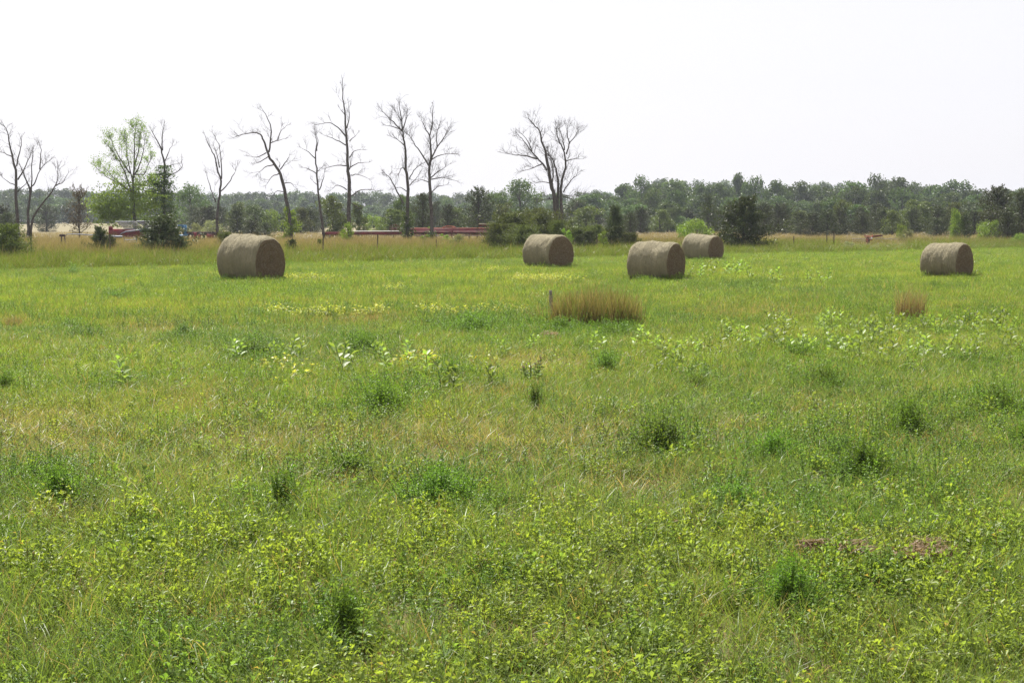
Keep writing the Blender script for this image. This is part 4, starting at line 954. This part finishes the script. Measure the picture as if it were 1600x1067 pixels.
bare('bare_tree', 'tallest and straightest bare tree reaching highest into the sky', 105, [[(546,368),(545,325),(546,282),(543,262),(543,229),(540,203.6),(539,173),(536,155.5),(535,125)], [(541,214),(528,198.5),(515.5,191.5),(495,195)], [(542,228),(526,219),(505,211)], [(543,259),(526,258),(505,264)], [(546,246.6),(553.5,235),(566,234)], [(547,262),(558.5,255.5),(576,254)],
     [(548,274),(558.5,272),(576,279.5)], [(548,307),(563.6,296),(591,298.5)], [(548,317),(561,325),(571,333)], [(541.6,201),(546,186),(544.6,160.6)], [(546,221),(558.5,208.7)], [(542,297),(528,288),(517,297)], [(546,265),(550,246)], [(539,180),(531,170)]], .19, .75)
bare('bare_tree', 'left one of the twin bare trees with ivy around its foot', 104, [[(636,371),(637,327),(637,280.5),(633,257),(634,234),(630,217),(629,203),(627,182),(623,161)], [(629,205.6),(615,191.5),(603,180),(594,170)], [(629,203),(613,198.5),(601,196)], [(630,201),(636,182),(636,168)], [(640,280.5),(643,271),(652.6,260.6),(662,255)], [(636,271),(630,260.6),(624.5,266.5),(620,285)],
     [(630,318),(616,290),(610,278),(599,269)], [(633,229),(615,212.6)], [(637,300),(625,292),(616,296)], [(640,290),(650,280),(655,272)], [(627,190),(617,172)]], .16, 1.6, None, [(636, 366, .55, 420), (637, 352, .5, 380), (636, 338, .42, 260)])
bare('bare_tree', 'right one of the twin bare trees with a wide fan of branches', 103, [[(675,365),(673.7,327),(671,285),(671,262),(673.7,245),(673,222),(671,212.6),(676,194),(677,168)], [(670,259),(657,238),(645.6,222),(636,208)], [(672.5,252),(683,231),(695,212.6),(704,196)], [(673.7,250),(688,242),(711,241)], [(673,278),(685,267.6),(702,257)], [(673.7,280.5),(690,277),(713.5,283)],
     [(673.7,301.6),(683,292),(697,289)], [(671,285),(659.6,280.5),(648,285)], [(671,212),(664,198.5),(657,184.5)], [(683,231),(682,210),(688,192)]], .16, 1.8, None, [(674, 368, .38, 200)])
bare('bare_tree', 'wide bare tree with several dark stems forking above the second hay bale', 101, [[(868.6,347),(866.6,308),(862.7,296),(857.8,272),(853.8,248.7),(852.8,237),(846,221),(844,205.4),(833,193.6),(826,185.7)], [(877.4,341),(876.5,308),(876.5,288),(882.4,268.4),(884,244.8),(876.5,227),(870.6,213.3),(868.6,197.6)],
     [(871,342),(871,310),(872.5,288),(869.6,268.4),(866.6,254.6),(858.7,242.8),(850,238)], [(854.8,266.5),(843,250.7),(831,237),(819,221),(807.6,209)], [(841,248.7),(823,243.8),(805.6,242.8),(784,239)], [(885,241),(890,225),(898,213),(906,201.5)], [(882,235),(880.4,221),(876.5,209),(872,198)],
     [(880.4,300),(886,290),(896,278),(906,268.4)], [(884,252.7),(894,248.7),(910,248.7)], [(864.6,288),(849,284),(835,287)], [(864.6,309.8),(853,311),(841,314.7)], [(880,308),(894,310),(904,322)], [(880,305),(895,308),(912,303)], [(848,256),(835,262),(815,268)], [(862,290),(866,270),(862,250),(856,236)], [(890,225),(886,208),(888,192)], [(831,237),(826,222),(812,206)], [(846,221),(850,208)]], .19, 1.9)
# ------------------------------------------------------------------ fence posts
def post(px, topy, Y, lab, thick=.045, lean=0):
    zt = at(px, topy, Y).z; mb = MB(); h = zt + .0
    mb.tube([[0, 0, -.1], [.01, 0, h * .5], [lean, 0, h]], [thick, thick * .95, thick * .85], 7)
    o = mb.build('fence_post', M['post'], smooth=False); o.location = ((px - CX) / F * Y, Y, 0); tag(o, lab, 'fence post', 'thin fence posts in the tall grass')
post(50, 357, 63, 'dark fence post in the verge right of the left edge juniper', .035)
post(173, 366, 68, 'dark fence post beside the ragged cedar shrub', .04)
post(505, 366, 72, 'leaning fence post straight below the short thin bare tree', .035, .04)
post(590, 367, 74, 'slightly bent fence post right of the tallest bare tree', .035, .03)
post(682, 374, 76, 'short fence post right of the twin bare trees', .03)
post(932, 366, 80, 'fence post between the dark shrubs right of the second bale', .03)
post(1064, 378, 86, 'thin post between the two overlapping bales', .03)
post(1140, 366, 90, 'thin post left of the lone pointed cedar', .03)
post(1185, 381, 88, 'thin post at the right foot of the lone cedar', .035)
post(1239, 369, 90, 'fence post alone in rusty grass right of the lone cedar', .035)
post(1290.5, 366, 92, 'left one of the paired fence posts', .035)
post(1301.5, 362, 92, 'taller grey one of the paired fence posts', .04)

# ------------------------------------------------------------------ farm machinery in the long grass
def wheel(root, c, R, wd=.18, ax=(1, 0, 0), spokes=False):
    t = MB(); a = np.linspace(0, 6.283, 29); ax = np.array(ax, float); u = np.array([-ax[1], ax[0], 0]); pts = [np.array(c) + R * .86 * (math.cos(q) * u + math.sin(q) * np.array([0, 0, 1])) for q in a]
    t.tube(pts, [R * .16] * len(a), 8, False); w_ = t.build('wheel', M['rubber'], root, True)
    r = MB(); pts = [np.array(c) + R * .62 * (math.cos(q) * u + math.sin(q) * np.array([0, 0, 1])) for q in a]; r.tube(pts, [R * .06] * len(a), 6, False)
    for q in a[:-1:4]: r.bar(tuple(c), tuple(np.array(c) + R * .68 * (math.cos(q) * u + math.sin(q) * np.array([0, 0, 1]))), R * .04, 5)
    r.build('rim', M['dkmetal'], w_)
def mroot(name, px, Y, lab, cat='farm machine'): return empty(name, ((px - CX) / F * Y, Y, 0), 0, lab, cat, 'old farm machinery parked in the long grass')
def LX(px, cx, Y): return (px - cx) / F * Y
# header with reel at right: red trough from x 645 to 768
Y = 114; cx = 705; r = mroot('combine_header', cx, Y, 'long dark red harvester header with pale edge strip behind the twin bare trees')
x0, x1 = LX(644, cx, Y), LX(768, cx, Y); L = x1 - x0; zt, zb = 1.28, .72
mb = MB(); mb.box(((x0 + x1) / 2, .25, 1.04), (L, .06, .44)); mb.box(((x0 + x1) / 2, -.1, .74), (L, .7, .05)); mb.build('trough', M['red'], r)
mb = MB(); mb.bar((x0, .25, zt + .02), (x1, .25, zt + .02), .03); mb.build('top_rail', M['orange'], r)
for xx in (x0 - .03, x1 + .03, (x0 + x1) / 2 + .035): mb = MB(); mb.box((xx, -.15, .98), (.05, .95, .62)); mb.build('end_plate', M['red'], r)
mb = MB(); mb.tube([[x0 + .05, -.15, .95], [0, -.15, .95], [x1 - .05, -.15, .95]], [.11] * 3, 10); 
for k in range(56):
    xx = x0 + .1 + (L - .2) * k / 55; a = k * .8; mb.box((xx, -.15 + .12 * math.cos(a), .95 + .12 * math.sin(a)), (.015, .12, .12), Matrix.Rotation(a, 3, 'X'))
mb.build('auger', M['dred'], r)
mb = MB(); mb.box(((x0 + x1) / 2, -.5, .70), (L, .1, .04)); 
for k in range(40): mb.box((x0 + L * (k + .5) / 40, -.62, .70), (.03, .18, .02))
mb.build('cutter_bar', M['steel'], r)
for s in (.18, .5, .82): mb = MB(); mb.box((x0 + L * s, .35, .5), (.12, .12, .9)); mb.build('stand', M['dkmetal'], r)
mb = MB(); cx0 = LX(702, cx, Y)
for k in range(18): a = k * .35; mb.bar((cx0 + .55 * math.cos(a), .3, 1.36 + .1 * math.sin(a)), (cx0 + .3 * math.cos(a + .6), .1, 1.44 + .05 * math.sin(a)), .018, 4)
mb.build('feeder_frame', M['orange'], r)
wheel(r, (x0 + L * .3, .6, .45), .45); wheel(r, (x0 + L * .72, .6, .45), .45)
# low red frame with white pipe, x 505..632
Y = 116; cx = 570; r = mroot('hay_rake', cx, Y, 'low red implement frame with a white pipe along its top')
x0, x1 = LX(504, cx, Y), LX(628, cx, Y); L = x1 - x0; zz = at(600, 361.4, Y).z
mb = MB(); mb.box(((x0 + x1) / 2, 0, zz - .18), (L, .12, .24)); mb.box(((x0 + x1) / 2, .5, zz - .22), (L, .1, .16))
for k in range(7): mb.box((x0 + L * (k + .5) / 7, .25, zz - .2), (.1, .42, .1))
mb.build('frame', M['red'], r)
mb = MB(); mb.bar((LX(549, cx, Y), -.1, zz + .0), (x1 - .2, -.1, zz + .0), .045, 8); mb.build('pipe', M['white'], r)
mb = MB()
for k in range(44): xx = x0 + L * (k + .5) / 44; mb.bar((xx, .0, zz - .3), (xx + .02, -.12, .35), .012, 4)
mb.build('tines', M['dred'], r)
mb = MB(); q0 = LX(617, cx, Y)
for k in range(14): a = k * .45; mb.bar((q0, .1, zz + .22), (q0 + .42 * math.cos(a), .1, zz + .22 + .32 * math.sin(a)), .014, 4)
pts = [[q0 + .42 * math.cos(a), .1, zz + .22 + .32 * math.sin(a)] for a in np.linspace(0, 6.283, 25)]; mb.tube(pts, [.018] * 25, 5, False); mb.build('finger_wheel', M['dred'], r)
wheel(r, (x0 + .6, .3, .35), .35); wheel(r, (x1 - .7, .3, .35), .35)
# thin white topped bar high at x 748..766
Y = 125; cx = 757; r = mroot('farm_wagon', cx, Y, 'small flat topped wagon with a pale board edge beside the cedar bushes', 'wagon'); zz = at(757, 350, Y).z
mb = MB(); mb.box((0, .5, zz), (1.0, 1.3, .07)); mb.build('deck', M['wood_pale'], r); mb = MB(); mb.box((0, .5, zz - .14), (1.0, .9, .16)); mb.box((-.3, .5, zz - .55), (.1, .1, .7)); mb.box((.3, .5, zz - .55), (.1, .1, .7)); mb.box((0, .5, zz - .95), (.9, .8, .12)); mb.build('frame', M['dred'], r)
wheel(r, (-.35, .1, .38), .38); wheel(r, (.35, .1, .38), .38)
# red header under grey slats, x 170..262
Y = 103; cx = 215; r = mroot('slatted_hay_elevator', cx, Y, 'dark red machine carrying tilted bleached grey slats below the leafy tree')
x0, x1 = LX(170, cx, Y), LX(262, cx, Y); L = x1 - x0; z_ = lambda py: at(cx, py, Y).z
mb = MB(); mb.box(((x0 + x1) / 2, .3, (z_(358) + z_(371)) / 2), (L, .1, z_(358) - z_(371))); mb.box((x0 + .15, .3, z_(356.5)), (.28, .12, .25)); mb.box(((x0 + x1) / 2, .0, z_(371) + .04), (L, .6, .06)); mb.build('body_panel', M['red'], r)
a0, a1 = LX(184, cx, Y), LX(238, cx, Y); zt, zb = z_(347), z_(358)
for (u0, u1, dz) in ((LX(183, cx, Y), LX(213, cx, Y), 0), (LX(216, cx, Y), LX(237, cx, Y), .03)):
    mb = MB(); K = 22
    for k in range(K):
        xx = u0 + (u1 - u0) * k / (K - 1); mb.box((xx + .35, .05, (zt + zb) / 2 + dz), (.022, .05, math.hypot(zt - zb, .7)), Matrix.Rotation(-.85, 3, 'Y'))
    mb.build('slat_rack', M['slat'], r)
    mb = MB(); mb.bar((u0 - .02, .0, zt + dz + .02), (u1 - .02, .0, zt + dz + .02), .035, 6); mb.bar((u0 + .75, .0, zb + dz), (u1 + .75, .0, zb + dz), .03, 6); mb.build('rack_rail', M['steel'], r)
mb = MB(); mb.tube([[LX(191.5, cx, Y), -.5, z_(368)], [LX(195, cx, Y), -.5, z_(364.5)], [LX(202, cx, Y), -.5, z_(362)], [LX(220, cx, Y), -.5, z_(360)], [LX(224, cx, Y), -.5, z_(359.6)]], [.04, .045, .05, .055, .06], 8); mb.build('bent_pipe', M['steel'], r)
mb = MB(); mb.tube([[LX(223, cx, Y), -.5, z_(360.4)], [LX(232, cx, Y), -.5, z_(359.4)], [LX(250, cx, Y), -.5, z_(359)]], [.13, .15, .16], 12); mb.build('spout', M['slateblue'], r)
wheel(r, (x0 + .8, -.2, .4), .4); wheel(r, (x1 - .9, -.2, .4), .4)
# silver pipes, x 105..215
Y = 84; cx = 160; r = mroot('irrigation_pipe_gate', cx, Y, 'low galvanised pipe frame lying in the tall grass left of the grey slats', 'pipe frame'); z_ = lambda py: at(cx, py, Y).z
mb = MB(); mb.tube([[LX(104, cx, Y), 0, z_(368.5)], [LX(107, cx, Y), 0, z_(366)], [LX(122, cx, Y), 0, z_(366)], [LX(158, cx, Y), 0, z_(368)], [LX(192, cx, Y), 0, z_(369.5)]], [.022, .025, .03, .03, .04], 8)
mb.bar((LX(178, cx, Y), .0, z_(370)), (LX(193, cx, Y), 0, z_(370)), .06, 8); mb.bar((LX(195, cx, Y), 0, z_(375)), (LX(216, cx, Y), 0, z_(375)), .03, 8); mb.bar((LX(198, cx, Y), 0, z_(379)), (LX(214, cx, Y), 0, z_(378)), .025, 8)
mb.build('pipe', M['steel'], r)
mb = MB()
for q in (98, 103): mb.box((LX(q, cx, Y), 0, .55), (.06, .06, 1.05))
mb.box((LX(99, cx, Y), 0, z_(368)), (.3, .08, .14)); mb.build('bracket', M['dkmetal'], r)
mb = MB()
for q in (196, 215, 178): mb.bar((LX(q, cx, Y), 0, 0), (LX(q, cx, Y), 0, z_(371)), .02, 6)
mb.build('leg', M['steel'], r)
# blue implement with dark red beam, x 272..345
Y = 101; cx = 290; r = mroot('blue_seed_drill', cx, Y, 'bright blue implement with upright mast and dark red toolbar behind the dense cedar shrub'); z_ = lambda py: at(cx, py, Y).z
mb = MB(); mb.box((LX(291, cx, Y), 0, (z_(352) + z_(367)) / 2), (.18, .18, z_(352) - z_(367))); mb.box((LX(286, cx, Y), 0, z_(352.6)), (.62, .1, .1)); mb.box((LX(288, cx, Y), 0.02, z_(355)), (.22, .12, .25), Matrix.Rotation(.6, 3, 'Y')); mb.build('mast', M['blue'], r)
mb = MB(); v = np.array([[LX(275, cx, Y), -.4, z_(370)], [LX(297, cx, Y), -.4, z_(366.5)], [LX(295, cx, Y), -.4, z_(369)], [LX(280, cx, Y), -.4, z_(374)]]); v2 = v + np.array([0, .8, .12])
mb.add(np.vstack([v, v2]), [[0, 1, 2, 3], [7, 6, 5, 4], [0, 4, 5, 1], [1, 5, 6, 2], [2, 6, 7, 3], [3, 7, 4, 0]]); mb.build('hopper', M['blue'], r)
mb = MB(); mb.bar((LX(272, cx, Y), -.1, z_(353.6)), (LX(280, cx, Y), -.1, z_(352.5)), .03, 6); mb.bar((LX(273, cx, Y), -.1, z_(356.6)), (LX(279, cx, Y), -.1, z_(356)), .03, 6); mb.build('handle_bars', M['white'], r)
mb = MB(); mb.box((LX(318, cx, Y), 0.1, z_(365)), (L * 0 + 2.9, .14, .25)); 
for q in range(296, 346, 6): mb.box((LX(q, cx, Y), .0, z_(368.5)), (.09, .12, .45))
mb.build('toolbar', M['dkmetal'], r)
mb = MB(); mb.box((LX(307, cx, Y), -.1, z_(368)), (.22, .1, .45)); mb.box((LX(313, cx, Y), -.1, z_(370)), (.16, .1, .35)); mb.box((LX(330, cx, Y), -.05, z_(369)), (.5, .08, .3)); mb.build('red_opener', M['red'], r)
wheel(r, (LX(300, cx, Y), .4, .4), .4); wheel(r, (LX(336, cx, Y), .4, .4), .4)
# orange rake at right, x 1330..1400
Y = 104; cx = 1357; r = mroot('orange_hay_rake', cx, Y, 'small orange folding hay rake on a pale drawbar left of the right hay bale'); z_ = lambda py: at(cx, py, Y).z
mb = MB(); mb.box((LX(1341, cx, Y), 0, z_(373.3)), (LX(1352, cx, Y) - LX(1331, cx, Y), .12, .08)); mb.box((LX(1383, cx, Y), 0, z_(373.3)), (1.6, .1, .06)); mb.box((LX(1345, cx, Y), .1, z_(376.5)), (1.3, .06, .04)); mb.build('drawbar', M['wood_pale'], r)
mb = MB()
for (a, b) in (((1349, 368), (1357, 378)), ((1362, 367), (1355, 379)), ((1353, 370), (1360, 372)), ((1349, 368), (1362, 370)), ((1351, 375), (1361, 375)), ((1356, 372), (1352, 380))): mb.bar((LX(a[0], cx, Y), 0, z_(a[1])), (LX(b[0], cx, Y), -.1, z_(b[1])), .035, 6)
mb.build('folding_frame', M['orange'], r)
mb = MB(); mb.bar((LX(1360, cx, Y), .1, z_(370.8)), (LX(1378, cx, Y), .1, z_(368.2)), .045, 6); mb.bar((LX(1362, cx, Y), .1, z_(368.4)), (LX(1378, cx, Y), .1, z_(367.6)), .03, 6)
for q in range(1362, 1379, 2): mb.bar((LX(q, cx, Y), .1, z_(369.5)), (LX(q + .5, cx, Y), -.1, z_(373)), .012, 4)
mb.build('tine_bar', M['dred'], r)
mb = MB(); mb.box((LX(1359.5, cx, Y), -.12, z_(372.5)), (.12, .05, .16), Matrix.Rotation(.5, 3, 'Y')); mb.build('reflector', M['white'], r)
wheel(r, (LX(1356, cx, Y), .25, .38), .38); 
# pale stone/feed lump in the verge near the blue implement
g_ = at(299, 390, 74); mb = MB(); th = np.linspace(0, 6.283, 13)[:-1]
for k, (r1, z1, r2, z2) in enumerate(((.10, -.06, .13, .0), (.13, .0, .09, .07), (.09, .07, .01, .1))):
    v = [[r1 * math.cos(a) * (1 + .1 * math.sin(3 * a)), r1 * math.sin(a), z1] for a in th] + [[r2 * math.cos(a) * (1 + .1 * math.sin(3 * a)), r2 * math.sin(a), z2] for a in th]
    mb.add(v, [[q, (q + 1) % 12, 12 + (q + 1) % 12, 12 + q] for q in range(12)])
o = mb.build('flower_head_cluster', M['white'], smooth=True); o.location = (g_.x, 70.5, at(299, 390, 70.5).z)
stem = MB(); stem.bar((0, 0, -o.location.z), (0, 0, -.05), .012, 5); stem.build('stem', M['stem'], o)
tag(o, 'single creamy flower head in the verge left of the leftmost bale', 'flower')

# ------------------------------------------------------------------ haze
mb = MB(); mb.box((0, 575, 14.5), (1440, 1250, 31)); m, t, out = newmat('haze_air')
pv = N(t, 'ShaderNodeVolumePrincipled'); pv.inputs['Color'].default_value = (0.80, 0.87, 1.0, 1); pv.inputs['Density'].default_value = 0.00022; pv.inputs['Anisotropy'].default_value = .2
t.links.new(pv.outputs[0], out.inputs['Volume']); o = mb.build('haze', m); tag(o, kind='stuff'); o.display_type = 'WIRE'
o['label'] = 'thin summer haze lying over the fields'; o['category'] = 'haze'
